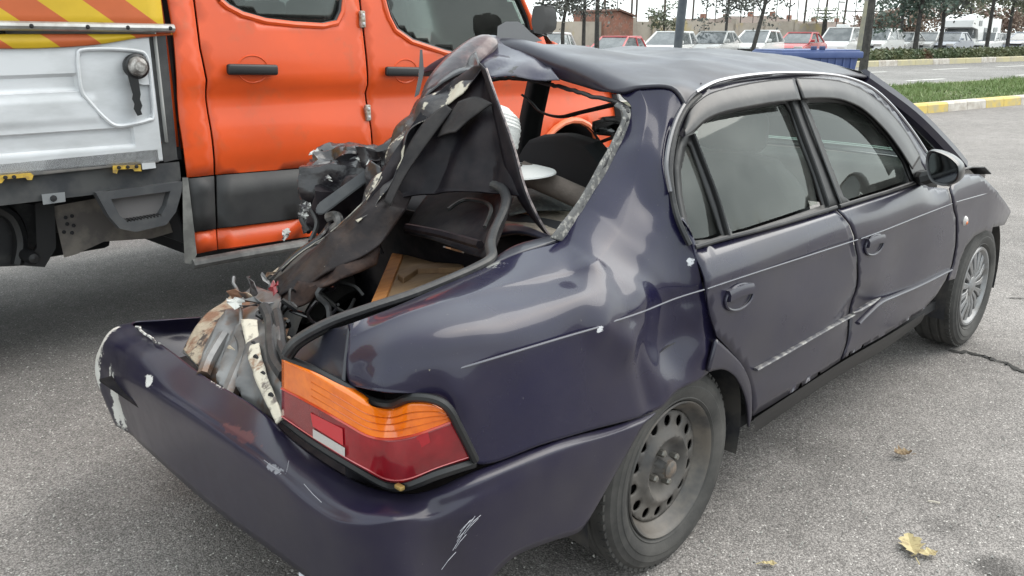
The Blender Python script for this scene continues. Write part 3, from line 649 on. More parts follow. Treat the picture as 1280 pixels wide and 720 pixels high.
for k in range(4):
    t = 2*math.pi*(k+.2)/4
    out('lug_nut', lathe_bm([(0, .006), (.008, .007), (.0105, .012), (.0105, .032)], WC+Vector((.05*math.cos(t), 0, .05*math.sin(t))), 'Y', 6), mat('lug_steel', (.22, .21, .19), .4, metal=.7), rw, smooth=False)
out('brake_drum', lathe_bm([(0, .075), (.12, .075), (.125, .085), (.125, .15)], WC, 'Y', 32), DARK, rw)

fwc = Vector((2.465, -.79, .288))
fw_ = thing('wheel', fwc, None, None); fw_.parent = car; fw_.location = fwc-car.location
tyre(fw_, fwc)
hub = out('hubcap', lathe_bm([(0, .016), (.05, .016), (.06, .024), (.155, .026), (.166, .004), (.176, -.006), (.186, -.004), (.190, .01)], fwc, 'Y', 64), mat('hubcap_base', (.07, .07, .07), .6, col2=(.14, .13, .12), nscale=12), fw_)
for k in range(15):
    for dlt in (-.055, .055):
        t0 = 2*math.pi*k/15+dlt
        bm = bmesh.new(); secs = []
        for r_, wd, yy in ((.045, .0045, .006), (.09, .007, -.002), (.135, .0095, .002), (.168, .0115, .004)):
            e = Vector((math.cos(t0), 0, math.sin(t0))); n_ = Vector((-math.sin(t0), 0, math.cos(t0)))
            secs.append([bm.verts.new(fwc+e*r_+n_*wd*s+Vector((0, y2, 0))) for s, y2 in ((-1, yy+.022), (-1, yy+.003), (-.6, yy), (.6, yy), (1, yy+.003), (1, yy+.022))])
        for i in range(3):
            for q in range(6): bm.faces.new((secs[i][q], secs[i+1][q], secs[i+1][(q+1) % 6], secs[i][(q+1) % 6]))
        bmesh.ops.recalc_face_normals(bm, faces=bm.faces)
        out('hubcap_spoke', bm, SILVER, fw_)
out('hubcap_ring', lathe_bm([(.160, .010), (.165, .001), (.174, -.008), (.184, -.008), (.190, .0), (.190, .01)], fwc, 'Y', 64), SILVER, fw_)
out('hubcap_centre', lathe_bm([(0, -.002), (.03, -.001), (.045, .004), (.052, .016)], fwc, 'Y', 32), SILVER, fw_)
# hidden-side wheels
for x, nm in ((0., 'wheel'), (2.465, 'wheel')):
    c = Vector((x, .79, .288))
    q = thing(nm, c, None, None); q.parent = car; q.location = c-car.location
    out('tyre', lathe_bm([(.186, -.16), (.225, -.186), (.272, -.175), (.289, -.15), (.29, -.02), (.272, .008), (.225, .018), (.19, -.01)], c, 'Y', 48), TYRE, q)
    out('steel_rim', lathe_bm([(0, -.03), (.1, -.03), (.15, -.05), (.17, -.02), (.192, .005)], c, 'Y', 48), STEEL, q)
# arch liners
for xc, nm in ((0., 'wheel_arch_liner'), (2.465, 'wheel_arch_liner')):
    for s in (-1, 1):
        rows = [[Vector((xc+.36*math.cos(t), s*y, .30+.36*math.sin(t))) for t in [math.pi*k/12 for k in range(-1, 14)]] for y in (.79, .7, .52)]
        out(nm, patch_bm(rows, 2, 2), mat('arch_liner', (.02, .02, .024), .7, col2=(.06, .055, .05), nscale=8), car)
out('underbody', box_bm((1.1, 0, .24), (3.6, 1.30, .10), .02), DARK, car)

# ================================================================== inside of the car and the torn boot
# far side of the body, seen through the openings
FARP = [(.30, .28), (.36, .45), (.30, .80), (.25, .90), (2.05, .875), (2.16, .84), (2.16, .62), (2.10, .45), (2.08, .26)]
bm = sheet_bm([(.42, .24), (.50, .55), (.42, .86), (2.08, .86), (2.12, .24)], [], lambda x, z: Vector((x, -ys(x, z, False), z)), .1)
solid(out('side_doors', bm, DOORPAINT, car), .03, 1)
bm = sheet_bm([(2.13, .26), (2.13, .85), (2.9, .80), (2.88, .55), (2.83, .40), (2.80, .55), (2.66, .64), (2.47, .67), (2.27, .64), (2.16, .5)], [], lambda x, z: Vector((x, -ys(x, z, False), z)), .1)
solid(out('fender', bm, DOORPAINT, car), .02, 1)
out('roof_rail', tube_bm(spline([Vector((.50, .59, 1.285)), Vector((.7, .595, 1.295)), Vector((1.1, .60, 1.29)), Vector((1.48, .58, 1.265))], 5), .03, 8), DOORPAINT, car)
out('centre_pillar', patch_bm([[Vector((1.00, .745, .86)), Vector((1.12, .745, .86))], [Vector((.985, .69, 1.05)), Vector((1.10, .69, 1.05))], [Vector((.96, .60, 1.28)), Vector((1.07, .60, 1.28))]], 3, 5), DARK, car).modifiers.new('thickness', 'SOLIDIFY').thickness = .04
belt = tube_bm(spline([PY(652, 118, .62), PY(664, 128, .58), PY(676, 140, .5), PY(700, 146, .3), PY(728, 140, .1), PY(770, 130, -.3)], 6), .012, 6, flat=.4)
out('seat_belt', belt, RUBBER, car)
out('sill_floor', box_bm((1.15, 0, .27), (2.0, 1.5, .04)), DARK, car)
for y in (.40, -.38):
    st = out('front_seat', box_bm((1.32, y, .46), (.50, .50, .20), .05, seg=3), CLOTH, car)
    rows = [[Vector((1.10+.05*(1-abs(a)), y+a*.24, .5)) for a in (-1, -.8, 0, .8, 1)], [Vector((1.0, y+a*.26, .75)) for a in (-1, -.8, 0, .8, 1)], [Vector((.93, y+a*.24, .90)) for a in (-1, -.8, 0, .8, 1)], [Vector((.91, y+a*.15, 1.00+.02*(1-abs(a)))) for a in (-1, -.8, 0, .8, 1)]]
    solid(out('backrest', patch_bm(rows, 4, 4), CLOTH, st), .10, 0)
    if y < 0: out('headrest', box_bm((.90, y, 1.10), (.09, .26, .14), .04, seg=3), CLOTH, st)
bench = out('rear_seat', box_bm((.42, 0, .50), (.5, 1.3, .18), .05, seg=3), CLOTH, car)
bm = patch_bm([[Vector((.18, y, .5)) for y in (-.66, 0, .66)], [Vector((.10, y, .70)) for y in (-.66, 0, .66)], [Vector((.02, y, .875)) for y in (-.66, 0, .66)]], 4, 4)
solid(out('backrest', bm, CLOTH, bench), .10, 0)
dash = out('dashboard', box_bm((1.98, 0, .80), (.34, 1.38, .20), .06, seg=3), BLACKP, car)
sw = [Vector((1.62+.10*math.sin(t)*-.6, .38+.18*math.cos(t), .84+.17*math.sin(t))) for t in [2*math.pi*k/28 for k in range(29)]]
out('steering_wheel', tube_bm(sw, .014, 8, cap=False), BLACKP, dash)
# far door mirror
bm = prism_bm([(739, 150), (752, 146), (772, 147), (778, 154), (776, 168), (765, 173), (745, 171), (738, 163)], lambda u, v: PY(u, v, .88), lambda u, v: PY(u*.8+758*.2, v*.8+159*.2, .88)+Vector((.09, 0, 0)))
bmesh.ops.bevel(bm, geom=bm.edges[:], offset=.01, segments=2, affect='EDGES')
fm = out('door_mirror', bm, BLACKP, car)
out('mirror_glass', prism_bm([(743, 153), (770, 150), (774, 156), (772, 166), (747, 168), (742, 161)], lambda u, v: PY(u, v, .88)+Vector((-.004, 0, 0)), lambda u, v: PY(u, v, .88)), MATS['mirror_glass'], fm)
# parcel shelf, torn
TAN = mat('dusty_shelf_board', (.55, .48, .40), .85, col2=(.36, .30, .24), nscale=30, nlo=.4, nhi=.65, bump=.5, bscale=160)
shelf = [[PZ(608, 284, .87), PZ(655, 290, .875), PZ(698, 294, .88)], [PZ(612, 262, .87), PZ(660, 268, .885), PZ(712, 268, .88)], [PZ(625, 246, .87), PZ(665, 248, .885), PZ(724, 252, .88)]]
solid(out('parcel_shelf', patch_bm(shelf, 6, 6, crumple=.006), TAN, car), .012)
flap = [[PZ(636, 268, .905), PZ(668, 262, .915), PZ(718, 262, .90)], [PZ(636, 250, .92), PZ(676, 246, .93), PZ(714, 255, .905)], [PZ(640, 236, .90), PZ(678, 236, .915), PZ(706, 246, .90)]]
solid(out('shelf_felt', patch_bm(flap, 6, 6, crumple=.006), mat('grey_felt', (.10, .105, .105), .9, col2=(.2, .2, .19), nscale=60, nlo=.5, nhi=.7), car), .006)
# boot well
def V3(*a): return Vector(a)
wellc = mat('boot_well_black', (.010, .009, .012), .7, spec=.15, col2=(.035, .03, .03), nscale=6, nlo=.45, nhi=.7, bump=.4, bscale=30)
def quad(name, pts, m, parent, n=4, mm=4, **k): return solid(out(name, patch_bm([[pts[0], pts[1]], [pts[3], pts[2]]], n, mm, **k), m, parent), .008)
quad('boot_floor', (V3(-.95, -.62, .42), V3(-.95, .62, .42), V3(.02, .62, .42), V3(.02, -.62, .42)), wellc, car, 8, 8, crumple=.01)
quad('boot_side', (V3(-.93, -.62, .42), V3(.0, -.64, .42), V3(-.02, -.62, .89), V3(-.88, -.58, .85)), wellc, car, 8, 8, crumple=.01)
quad('boot_side', (V3(-.70, .66, .30), V3(.3, .74, .30), V3(.3, .72, .74), V3(-.50, .60, .52)), wellc, car, 8, 8, crumple=.05, cs=6)
quad('seat_bulkhead', (V3(.0, -.62, .42), V3(.0, .64, .42), V3(-.02, .62, .86), V3(-.02, -.62, .86)), wellc, car, 8, 8, crumple=.015)
NAVYIN = MATS['inner_navy_panel']
# bulkhead bracing seen under the shelf
bm = patch_bm([[PX(600, 300, -.16), PX(650, 290, -.16), PX(700, 306, -.22)], [PX(590, 285, -.10), PX(645, 280, -.10), PX(690, 296, -.2)]], 6, 4); solid(out('shelf_edge_panel', bm, NAVYIN, car), .01)
bm = patch_bm([[D(505, 290, 2.62), D(545, 300, 2.50), D(590, 318, 2.32), D(612, 324, 2.15)], [D(520, 262, 2.70), D(560, 270, 2.58), D(600, 280, 2.45), D(628, 282, 2.25)], [D(540, 236, 2.78), D(575, 236, 2.72), D(612, 238, 2.60), D(640, 244, 2.4)]], 6, 6, crumple=.006, cs=8)
solid(out('boot_hinge_panel', bm, wellc, car), .006)
out('panel_rib', tube_bm(spline([D(508, 284, 2.58), D(550, 292, 2.46), D(600, 306, 2.25)], 6), .012, 6), LIDIN, car)
out('panel_rib', tube_bm(spline([D(560, 262, 2.55), D(580, 250, 2.58), D(604, 252, 2.5), D(614, 262, 2.42), D(606, 284, 2.35)], 6), .006, 6), mat('scuffed_grey', (.05, .05, .05), .5, col2=(.02, .02, .02), nscale=20), car)
out('bare_flake', box_bm(D(567, 312, 2.28), (.05, .03, .004), 0, rot=Matrix.Rotation(.4, 3, 'Y')), BARE, car)
# boot weatherstrip
ws_ = spline([D(358, 442, 1.78), D(372, 425, 1.77), D(410, 404, 1.78), D(460, 386, 1.82), D(515, 368, 1.88), D(560, 350, 1.94), D(596, 334, 2.0), D(614, 322, 2.05), D(613, 306, 2.10), D(618, 288, 2.18), D(630, 262, 2.28), D(632, 244, 2.36), D(622, 232, 2.42), D(604, 230, 2.48)], 6)
wst = out('boot_weatherstrip', tube_bm(ws_, .0145, 10, flat=.8), RUBBER, car)
out('weatherstrip_lip', tube_bm([p+V3(.012, .010, -.012) for p in ws_[:48]], .010, 8), BLACKP, wst)
# inner edge of the quarter under the strip
bm = patch_bm([[PY(440, 404, -.60), PY(495, 383, -.575), PY(545, 361, -.565), PY(590, 341, -.56), PY(620, 328, -.56), PY(655, 314, -.58), PY(700, 300, -.6)], [PY(430, 412, -.55), PY(490, 388, -.54), PY(540, 366, -.53), PY(585, 346, -.525), PY(614, 325, -.52), PY(645, 306, -.53), PY(690, 294, -.56)], [PY(428, 424, -.53)-V3(0, 0, .03), PY(488, 398, -.52)-V3(0, 0, .03), PY(538, 376, -.51)-V3(0, 0, .03), PY(583, 352, -.5)-V3(0, 0, .03), PY(612, 330, -.5)-V3(0, 0, .03), PY(642, 308, -.5)-V3(0, 0, .02), PY(688, 296, -.54)-V3(0, 0, .01)]], 5, 4)
solid(out('boot_gutter', bm, NAVYIN, quarter), .006)
# torn rear panel, bare and rusty
BEIGE = mat('old_beige_metal', (.19, .188, .188), .38, metal=.25, col2=(.075, .074, .076), nscale=5, nlo=.42, nhi=.66, col3=(.12, .07, .045), n3scale=7, n3lo=.58, n3hi=.68, bump=.2, bscale=30, bdist=.006)
RUSTY = mat('rusty_metal', (.33, .27, .20), .7, col2=(.19, .095, .055), nscale=12, nlo=.46, nhi=.58, col3=(.05, .035, .03), n3scale=20, n3lo=.52, n3hi=.6, bump=.7, bscale=40, bdist=.012)
rp = [[D(228, 440, 2.42), D(262, 474, 2.25), D(312, 506, 2.08), D(350, 528, 1.96)],
      [D(236, 424, 2.48), D(275, 440, 2.30), D(318, 462, 2.12), D(352, 470, 1.99)],
      [D(262, 402, 2.56), D(288, 408, 2.40), D(322, 416, 2.25), D(350, 420, 2.12)],
      [D(290, 380, 2.66), D(306, 382, 2.56), D(328, 384, 2.44), D(348, 390, 2.30)],
      [D(316, 356, 2.74), D(326, 360, 2.66), D(338, 364, 2.56), D(352, 368, 2.46)]]
rcr = [(D(256, 462, 2.27), D(292, 398, 2.46), .05, .03), (D(282, 490, 2.15), D(306, 420, 2.34), .05, .035), (D(306, 506, 2.06), D(322, 440, 2.2), .04, .03), (D(270, 470, 2.22), D(300, 408, 2.40), .03, -.02), (D(300, 500, 2.1), D(314, 430, 2.27), .03, -.02)]
rear = out('rear_panel', patch_bm(rp, 12, 12, crumple=.008, cs=6, fold=.012, seed=4, creases=rcr), BEIGE, car); solid(rear, .005)
rq = [[D(228, 436, 2.40), D(246, 456, 2.31), D(262, 470, 2.25)], [D(242, 412, 2.45), D(262, 430, 2.36), D(278, 448, 2.28)], [D(266, 390, 2.52), D(282, 404, 2.44), D(298, 414, 2.38)], [D(296, 366, 2.62), D(308, 376, 2.56), D(318, 386, 2.50)]]
solid(out('rusty_panel_edge', patch_bm(rq, 10, 9, crumple=.010, cs=7, edge=False, fold=.012, seed=8), RUSTY, rear), .004)
# bent ribs and brackets
br = [[D(302, 402, 2.32), D(322, 402, 2.30)], [D(306, 420, 2.25), D(324, 420, 2.23)], [D(312, 448, 2.14), D(328, 446, 2.12)], [D(322, 478, 2.03), D(336, 474, 2.02)], [D(336, 508, 1.93), D(348, 504, 1.92)], [D(346, 530, 1.87), D(354, 524, 1.87)]]
b1 = out('pale_bracket', patch_bm(br, 4, 5, crumple=.008, cs=20, edge=False), PRIMER, rear); solid(b1, .006)
for u, v, d in ((316, 432, 2.19), (319, 449, 2.12), (328, 470, 2.045), (338, 497, 1.955)):
    out('bracket_hole', lathe_bm([(0, 0), (.011, 0), (.012, .004)], D(u, v, d-.012), 'X', 14), DARK, rear)
out('panel_rib', tube_bm(spline([D(284, 500, 2.10), D(296, 470, 2.16), D(308, 440, 2.22), D(300, 420, 2.30)], 6), [.022]*18+[.012], 8), BEIGE, rear)
out('panel_rib', tube_bm(spline([D(254, 470, 2.22), D(262, 450, 2.27), D(280, 420, 2.36)], 6), .018, 8), BEIGE, rear)
out('thin_brace', tube_bm(jag([D(292, 346, 2.5), D(298, 372, 2.45), D(301, 400, 2.36), D(304, 418, 2.28)], .005, 3, 2), .005, 6), BEIGE, rear)
blot('white_flake', [D(285, 374, 2.42), D(296, 371, 2.42), D(306, 376, 2.42), D(302, 383, 2.41), D(290, 384, 2.41)], FLAKED, rear)
for i, (pts, r) in enumerate((([(330, 384, 2.35), (338, 402, 2.28), (340, 430, 2.14), (344, 452, 2.05), (356, 470, 1.96)], .016), ([(346, 390, 2.3), (350, 410, 2.2), (352, 432, 2.1), (358, 448, 2.0), (362, 462, 1.92)], .013))):
    out('torn_seal', tube_bm(spline([D(*p) for p in pts], 6), r, 8), RUBBER, rear)
# loose sheets, rods and wires in the wreckage
rd = random.Random(11)
for i in range(16):
    u = rd.uniform(330, 440); v = 700-u+rd.uniform(-50, 30) if False else rd.uniform(360, 425)-max(0, (u-370))*.25; d = 2.5-(v-360)*.004+rd.uniform(-.05, .1)
    pts = [D(u, v, d)]
    for k in range(3): pts.append(pts[-1]+V3(rd.uniform(-.06, .06), rd.uniform(-.06, .06), rd.uniform(-.05, .05)))
    out('bent_strut', tube_bm(spline(pts, 4), rd.uniform(.003, .009), 5), rd.choice([CRUSH, BLACKP, BLACKP, RUSTY, RUBBER]), rear)
for i in range(6):
    u = rd.uniform(252, 345); v = 640-u*.85+rd.uniform(-22, 22); d = 2.46-(v-370)*.0035-.03
    c = D(u, v, d); a = V3(rd.uniform(-1, 1), rd.uniform(-1, 1), rd.uniform(-.5, .5))*.045; b_ = V3(rd.uniform(-1, 1), rd.uniform(-1, 1), rd.uniform(-1, 1))*.03
    blot('torn_scrap', [c-a, c-b_, c+a, c+b_], rd.choice([BEIGE, RUSTY, CRUSH, RUSTY]), rear, seed=i)

# ---- boot lid, folded and standing up
lid_rows = [[D(584, 92, 2.58), D(594, 84, 2.53), D(602, 82, 2.49), D(606, 84, 2.46)],
            [D(548, 116, 2.58), D(574, 116, 2.54), D(598, 122, 2.49), D(618, 124, 2.44)],
            [D(512, 160, 2.55), D(548, 165, 2.53), D(594, 175, 2.47), D(640, 185, 2.39)],
            [D(482, 210, 2.50), D(530, 212, 2.52), D(592, 215, 2.46), D(650, 222, 2.37)],
            [D(452, 262, 2.46), D(512, 246, 2.52), D(582, 240, 2.46), D(655, 246, 2.36)]]
lid = out('boot_lid', patch_bm(lid_rows, 12, 12, crumple=.012, cs=7, fold=.018, creases=[(D(600, 100, 2.48), D(540, 240, 2.5), .04, .02), (D(610, 130, 2.43), D(610, 240, 2.42), .035, .014), (D(560, 140, 2.5), D(500, 240, 2.48), .04, -.018)]), LIDIN, car, angle=25); solid(lid, .006)
# inner stiffeners of the lid
rib1 = [[D(574, 128, 2.50), D(596, 122, 2.46), D(616, 130, 2.40)], [D(556, 156, 2.50), D(572, 148, 2.46), D(588, 150, 2.43)], [D(548, 172, 2.50), D(560, 168, 2.46), D(570, 166, 2.44)]]
solid(out('lid_stiffener', patch_bm(rib1, 6, 6, crumple=.006), mat('worn_grey_inner', (.03, .027, .027), .6, spec=.2, col2=(.011, .010, .012), nscale=9, nlo=.4, nhi=.65, bump=.3, bscale=60), lid), .005)
rib2 = [[D(558, 132, 2.52), D(566, 138, 2.50)], [D(536, 148, 2.52), D(552, 156, 2.49)], [D(514, 178, 2.50), D(530, 186, 2.48)], [D(496, 216, 2.47), D(506, 222, 2.46)], [D(480, 252, 2.44), D(488, 258, 2.44)]]
solid(out('lid_stiffener', patch_bm(rib2, 4, 5, crumple=.008), MATS['worn_grey_inner'], lid), .005)
spear = [[D(600, 78, 2.46), D(608, 86, 2.44)], [D(612, 112, 2.44), D(622, 126, 2.41)], [D(622, 160, 2.42), D(642, 182, 2.37)], [D(634, 212, 2.40), D(657, 236, 2.335)], [D(652, 252, 2.37), D(674, 274, 2.32)], [D(682, 290, 2.33), D(690, 299, 2.32)], [D(700, 310, 2.31), D(701, 311, 2.31)]]
solid(out('lid_edge_flange', patch_bm(spear, 4, 5), LIDIN, lid), .006)
out('flange_bare_edge', tube_bm(spline([r[1]-FW*.004 for r in spear[:-1]], 5), .0032, 5), mat('scraped_edge_metal', (.3, .25, .24), .45, col2=(.06, .05, .06), nscale=30), lid)
# outer torn edge with filler and bare metal
te = [(600, 84, 2.44), (576, 104, 2.50), (548, 128, 2.52), (522, 148, 2.53), (503, 172, 2.51), (486, 205, 2.49), (470, 238, 2.46), (452, 266, 2.43), (424, 300, 2.41)]
tw = [[D(592, 94, 2.54), D(604, 84, 2.46)], [D(560, 104, 2.58), D(572, 116, 2.50)], [D(534, 122, 2.60), D(548, 134, 2.52)], [D(508, 150, 2.60), D(522, 160, 2.52)], [D(488, 190, 2.58), D(500, 196, 2.50)], [D(464, 236, 2.54), D(478, 242, 2.46)], [D(440, 272, 2.50), D(452, 282, 2.43)]]
solid(out('torn_lid_edge', patch_bm(tw, 10, 10, crumple=.012, cs=9, fold=.03, edge=False, seed=3), mat('torn_edge_mix', (.05, .045, .045), .45, col2=(.018, .016, .02), nscale=12, nlo=.44, nhi=.54, col3=(.46, .42, .34), n3scale=14, n3lo=.50, n3hi=.54, bump=.5, bscale=40, bdist=.008), lid, angle=22), .003)
mid = [[D(470, 196, 2.72), D(484, 214, 2.58)], [D(462, 226, 2.74), D(474, 242, 2.54)], [D(448, 252, 2.74), D(462, 268, 2.52)], [D(424, 276, 2.72), D(440, 298, 2.50)], [D(394, 304, 2.66), D(408, 318, 2.48)]]
solid(out('crumpled_side_sheet', patch_bm(mid, 10, 10, crumple=.014, cs=8, fold=.04, edge=False, seed=14), CRUSH, lid, angle=22), .004)
back = [[D(596, 62, 2.75), D(600, 80, 2.60)], [D(560, 84, 2.74), D(566, 100, 2.62)], [D(524, 120, 2.72), D(532, 132, 2.62)], [D(498, 160, 2.70), D(510, 168, 2.62)], [D(478, 205, 2.66), D(490, 212, 2.58)], [D(460, 240, 2.62), D(468, 250, 2.54)]]
solid(out('lid_outer_skin', patch_bm(back, 9, 9, crumple=.012, fold=.03, cs=8, edge=False, seed=5), CRUSH, lid, angle=22), .006)
bumpp = spline([D(540, 128, 2.66), D(552, 106, 2.68), D(572, 84, 2.72), D(592, 66, 2.76), D(606, 55, 2.78), D(612, 52, 2.80)], 6)
out('folded_pillar', tube_bm(bumpp, [.02+.045*math.sin(math.pi*min(1, .12+.88*k/(len(bumpp)-1)))**.6 for k in range(len(bumpp))], 14, flat=.6), mat('scuffed_maroon_black', (.035, .027, .034), .35, coat=.4, col2=(.09, .05, .052), nscale=10, nlo=.45, nhi=.6, col3=(.3, .28, .28), n3scale=22, n3lo=.64, n3hi=.69, bump=.5, bscale=20, bdist=.01), car)
out('upright_sliver', prism_bm([(525, 62), (528, 62), (530, 90), (524, 118), (518, 122), (523, 96)], lambda u, v: D(u, v, 2.68), lambda u, v: D(u, v, 2.69)), GREYP, lid, smooth=False)
# lower frame rail of the lid
rail = [[D(338, 348, 2.52), D(352, 372, 2.44)], [D(374, 318, 2.50), D(394, 352, 2.42)], [D(410, 294, 2.48), D(440, 326, 2.40)], [D(446, 262, 2.46), D(476, 300, 2.42)], [D(472, 232, 2.48), D(502, 270, 2.48)], [D(486, 206, 2.52), D(520, 236, 2.56)]]
ro = out('lid_rail', patch_bm(rail, 10, 10, crumple=.008, cs=8, fold=.028, edge=False, seed=7), mat('rail_brown_black', (.016, .012, .013), .5, spec=.25, col2=(.042, .029, .025), nscale=9, nlo=.45, nhi=.62, col3=(.32, .28, .24), n3scale=30, n3lo=.68, n3hi=.72, bump=.4, bscale=25, bdist=.01), lid); solid(ro, .008)
out('rail_bare_edge', tube_bm(jag([r[0]-FW*.01 for r in rail], .0015, 5, 9), .0020, 5), BARE, ro)
lowr = [[D(348, 366, 2.46), D(356, 384, 2.40)], [D(392, 346, 2.44), D(402, 366, 2.40)], [D(436, 318, 2.42), D(440, 346, 2.40)], [D(474, 292, 2.46), D(470, 330, 2.46)]]
solid(out('hanging_panel', patch_bm(lowr, 6, 6, crumple=.03, cs=10, edge=False, fold=.02, seed=12), mat('rust_dark', (.022, .014, .013), .6, spec=.2, col2=(.05, .03, .024), nscale=14, nlo=.45, nhi=.6, bump=.6, bscale=40), ro), .006)
blot('red_shard', [D(336, 360, 2.40), D(344, 350, 2.40), D(348, 356, 2.40), D(342, 370, 2.38)], RED, ro, seed=4)

# ---- crushed far rear corner
def lump(name, c, s, m, parent, amp=.05, seed=0, rot=None, lev=4):
    bm = bmesh.new(); bmesh.ops.create_cube(bm, size=1)
    bmesh.ops.subdivide_edges(bm, edges=bm.edges[:], cuts=14, use_grid_fill=True)
    for v in bm.verts:
        n_ = v.co.normalized()*.62; v.co = v.co.lerp(n_, .35)
        v.co = Vector((v.co.x*s[0], v.co.y*s[1], v.co.z*s[2]))
        k = noise.noise(v.co*11+Vector((seed, 2, 0))); k2 = abs(noise.noise(v.co*7+Vector((0, seed, 5))))
        k3 = abs(noise.noise(v.co*19+Vector((5, seed, 1)))); v.co += v.co.normalized()*(k*amp*.8-k2*amp*1.5-k3*amp*.22)
    if rot is not None: bmesh.ops.rotate(bm, cent=(0, 0, 0), matrix=rot, verts=bm.verts)
    bmesh.ops.translate(bm, verts=bm.verts, vec=c)
    return out(name, bm, m, parent, angle=34)
Rz = Matrix.Rotation(R(-40), 3, 'Z')
cr1 = lump('crushed_corner', D(428, 216, 2.92), (.20, .26, .17), CRUSH, car, .055, 3, Rz)
lump('crushed_corner', D(404, 258, 2.88), (.16, .14, .20), CRUSH, car, .07, 8, Rz)
lump('crumpled_navy_sheet', D(404, 232, 2.80), (.08, .12, .06), mat('shiny_navy', (.02, .03, .06), .15, coat=.8), car, .05, 12, Rz)
lump('crushed_corner', D(440, 270, 2.78), (.2, .15, .22), LIDIN, car, .09, 17, Rz)
lump('crushed_corner', D(474, 208, 2.80), (.15, .14, .16), CRUSH, car, .06, 31, Rz)
lump('crushed_corner', D(422, 238, 2.86), (.23, .24, .21), CRUSH, car, .035, 37, Rz)
lump('crushed_corner', D(456, 232, 2.84), (.2, .16, .22), CRUSH, car, .08, 23, Rz)
top = [[D(392, 200, 2.86), D(420, 203, 2.82), D(460, 206, 2.74)], [D(398, 190, 2.96), D(425, 190, 2.94), D(472, 190, 2.86)], [D(408, 181, 3.05), D(432, 180, 3.03), D(478, 181, 2.95)]]
solid(out('corner_skin', patch_bm(top, 7, 7, crumple=.02, cs=14, edge=False, seed=6), CRUSH, cr1), .006)
for u, v, d, s in ((398, 192, 2.88, .022), (432, 190, 2.86, .010), (410, 222, 2.72, .010), (384, 258, 2.74, .022), (380, 270, 2.74, .016), (454, 198, 2.76, .016), (463, 204, 2.72, .012)):
    blot('bare_patch', [D(u, v, d)+(RT*math.cos(t)*rd.uniform(.6, 1.3)+UP*math.sin(t)*rd.uniform(.4, 1))*s for t in (0, 1, 2, 3, 4, 5)], FLAKED, cr1, seed=int(u))
bm = prism_bm([(394, 262), (398, 254), (462, 208), (474, 204), (476, 212), (466, 222), (405, 268), (396, 268)], lambda u, v: D(u, v, 2.62+.0006*(u-394)), lambda u, v: D(u, v, 2.64+.0006*(u-394)))
bmesh.ops.bevel(bm, geom=bm.edges[:], offset=.004, segments=2, affect='EDGES')
out('grey_trim_strip', bm, GREYP, cr1)
out('broken_bracket', tube_bm(spline([D(414, 288, 2.66), D(424, 280, 2.64), D(420, 270, 2.66), D(410, 272, 2.68)], 5), .016, 8), mat('grey_cast', (.14, .13, .125), .5, col2=(.05, .05, .05), nscale=30), cr1)
for pts in ([(388, 302, 2.62), (396, 280, 2.66), (388, 262, 2.72)], [(350, 338, 2.56), (370, 318, 2.58), (400, 296, 2.62), (412, 280, 2.66)], [(380, 250, 2.74), (376, 272, 2.74), (386, 290, 2.70)], [(420, 300, 2.52), (440, 270, 2.52), (470, 250, 2.50), (486, 215, 2.5)]):
    out('bent_strut', tube_bm(spline([D(*p) for p in pts], 5), .008, 6), rd.choice([BLACKP, CRUSH]), cr1)

# ---- things lying inside
WOOD = mat('varnished_wood', (.40, .17, .05), .45, col2=(.28, .10, .03), nscale=5, nlo=.4, nhi=.65, stretch=(1, 9, 1), bump=.15, bscale=40)
WOOD2 = mat('plain_board', (.30, .19, .10), .6, col2=(.22, .13, .07), nscale=4, nlo=.4, nhi=.65, stretch=(1, 9, 1), bump=.15, bscale=40)
tray = thing('wooden_board', (-.4, -.3, .42), 'wooden board with an orange frame lying in the dark boot', 'board')
def wz(u, v, z): return PZ(u, v, z)
def slab(name, px, z, t, m, parent):
    bm = prism_bm(px, lambda u, v: wz(u, v, z), lambda u, v: wz(u, v, z)-Vector((0, 0, t)))
    bmesh.ops.bevel(bm, geom=bm.edges[:], offset=.002, segments=1, affect='EDGES')
    return out(name, bm, m, parent, smooth=False)
slab('panel', [(474, 386), (502, 318), (580, 326), (600, 330), (566, 372), (520, 392)], .70, .012, WOOD2, tray)
slab('frame_rail', [(460, 386), (490, 316), (504, 318), (476, 388)], .712, .03, WOOD, tray)
slab('frame_rail', [(528, 378), (596, 346), (590, 356), (534, 388)], .712, .03, WOOD, tray)
slab('crosspiece', [(497, 342), (514, 330), (545, 328), (580, 330), (580, 334), (522, 336), (504, 348)], .716, .02, WOOD2, tray)
hat = thing('white_hat', PY(640, 185, .12), 'white ribbed hat lying on the rear shelf behind the lifted lid', 'hat')
WHITE = mat('white_straw', (.78, .78, .76), .7, bump=.8, bscale=170, bdist=.004)
hp = PY(652, 211, .10)
prof = [(0, .118), (.03, .117), (.06, .110), (.082, .09), (.092, .06), (.095, .03), (.097, .0)]
bm = lathe_bm([(r_+.0022*(i % 2), a) for i, (r_, a) in enumerate([(interp(k/24, [(0, 0), (.2, .045), (.45, .082), (.7, .094), (1, .097)]), interp(k/24, [(0, .118), (.2, .114), (.45, .09), (.7, .06), (1, 0)])) for k in range(25)])], (0, 0, 0), 'Z', 36)
bmesh.ops.rotate(bm, cent=(0, 0, 0), matrix=Matrix.Rotation(R(18), 3, 'Y'), verts=bm.verts)
bmesh.ops.translate(bm, verts=bm.verts, vec=D(607, 179, 2.58))
out('crown', bm, WHITE, hat)
bm = lathe_bm([(.05, .012), (.09, .010), (.12, .004), (.15, -.004), (.152, -.008), (.12, -.002), (.05, .004)], (0, 0, 0), 'Z', 40)
bmesh.ops.translate(bm, verts=bm.verts, vec=D(632, 212, 2.58))
out('brim', bm, WHITE, hat)
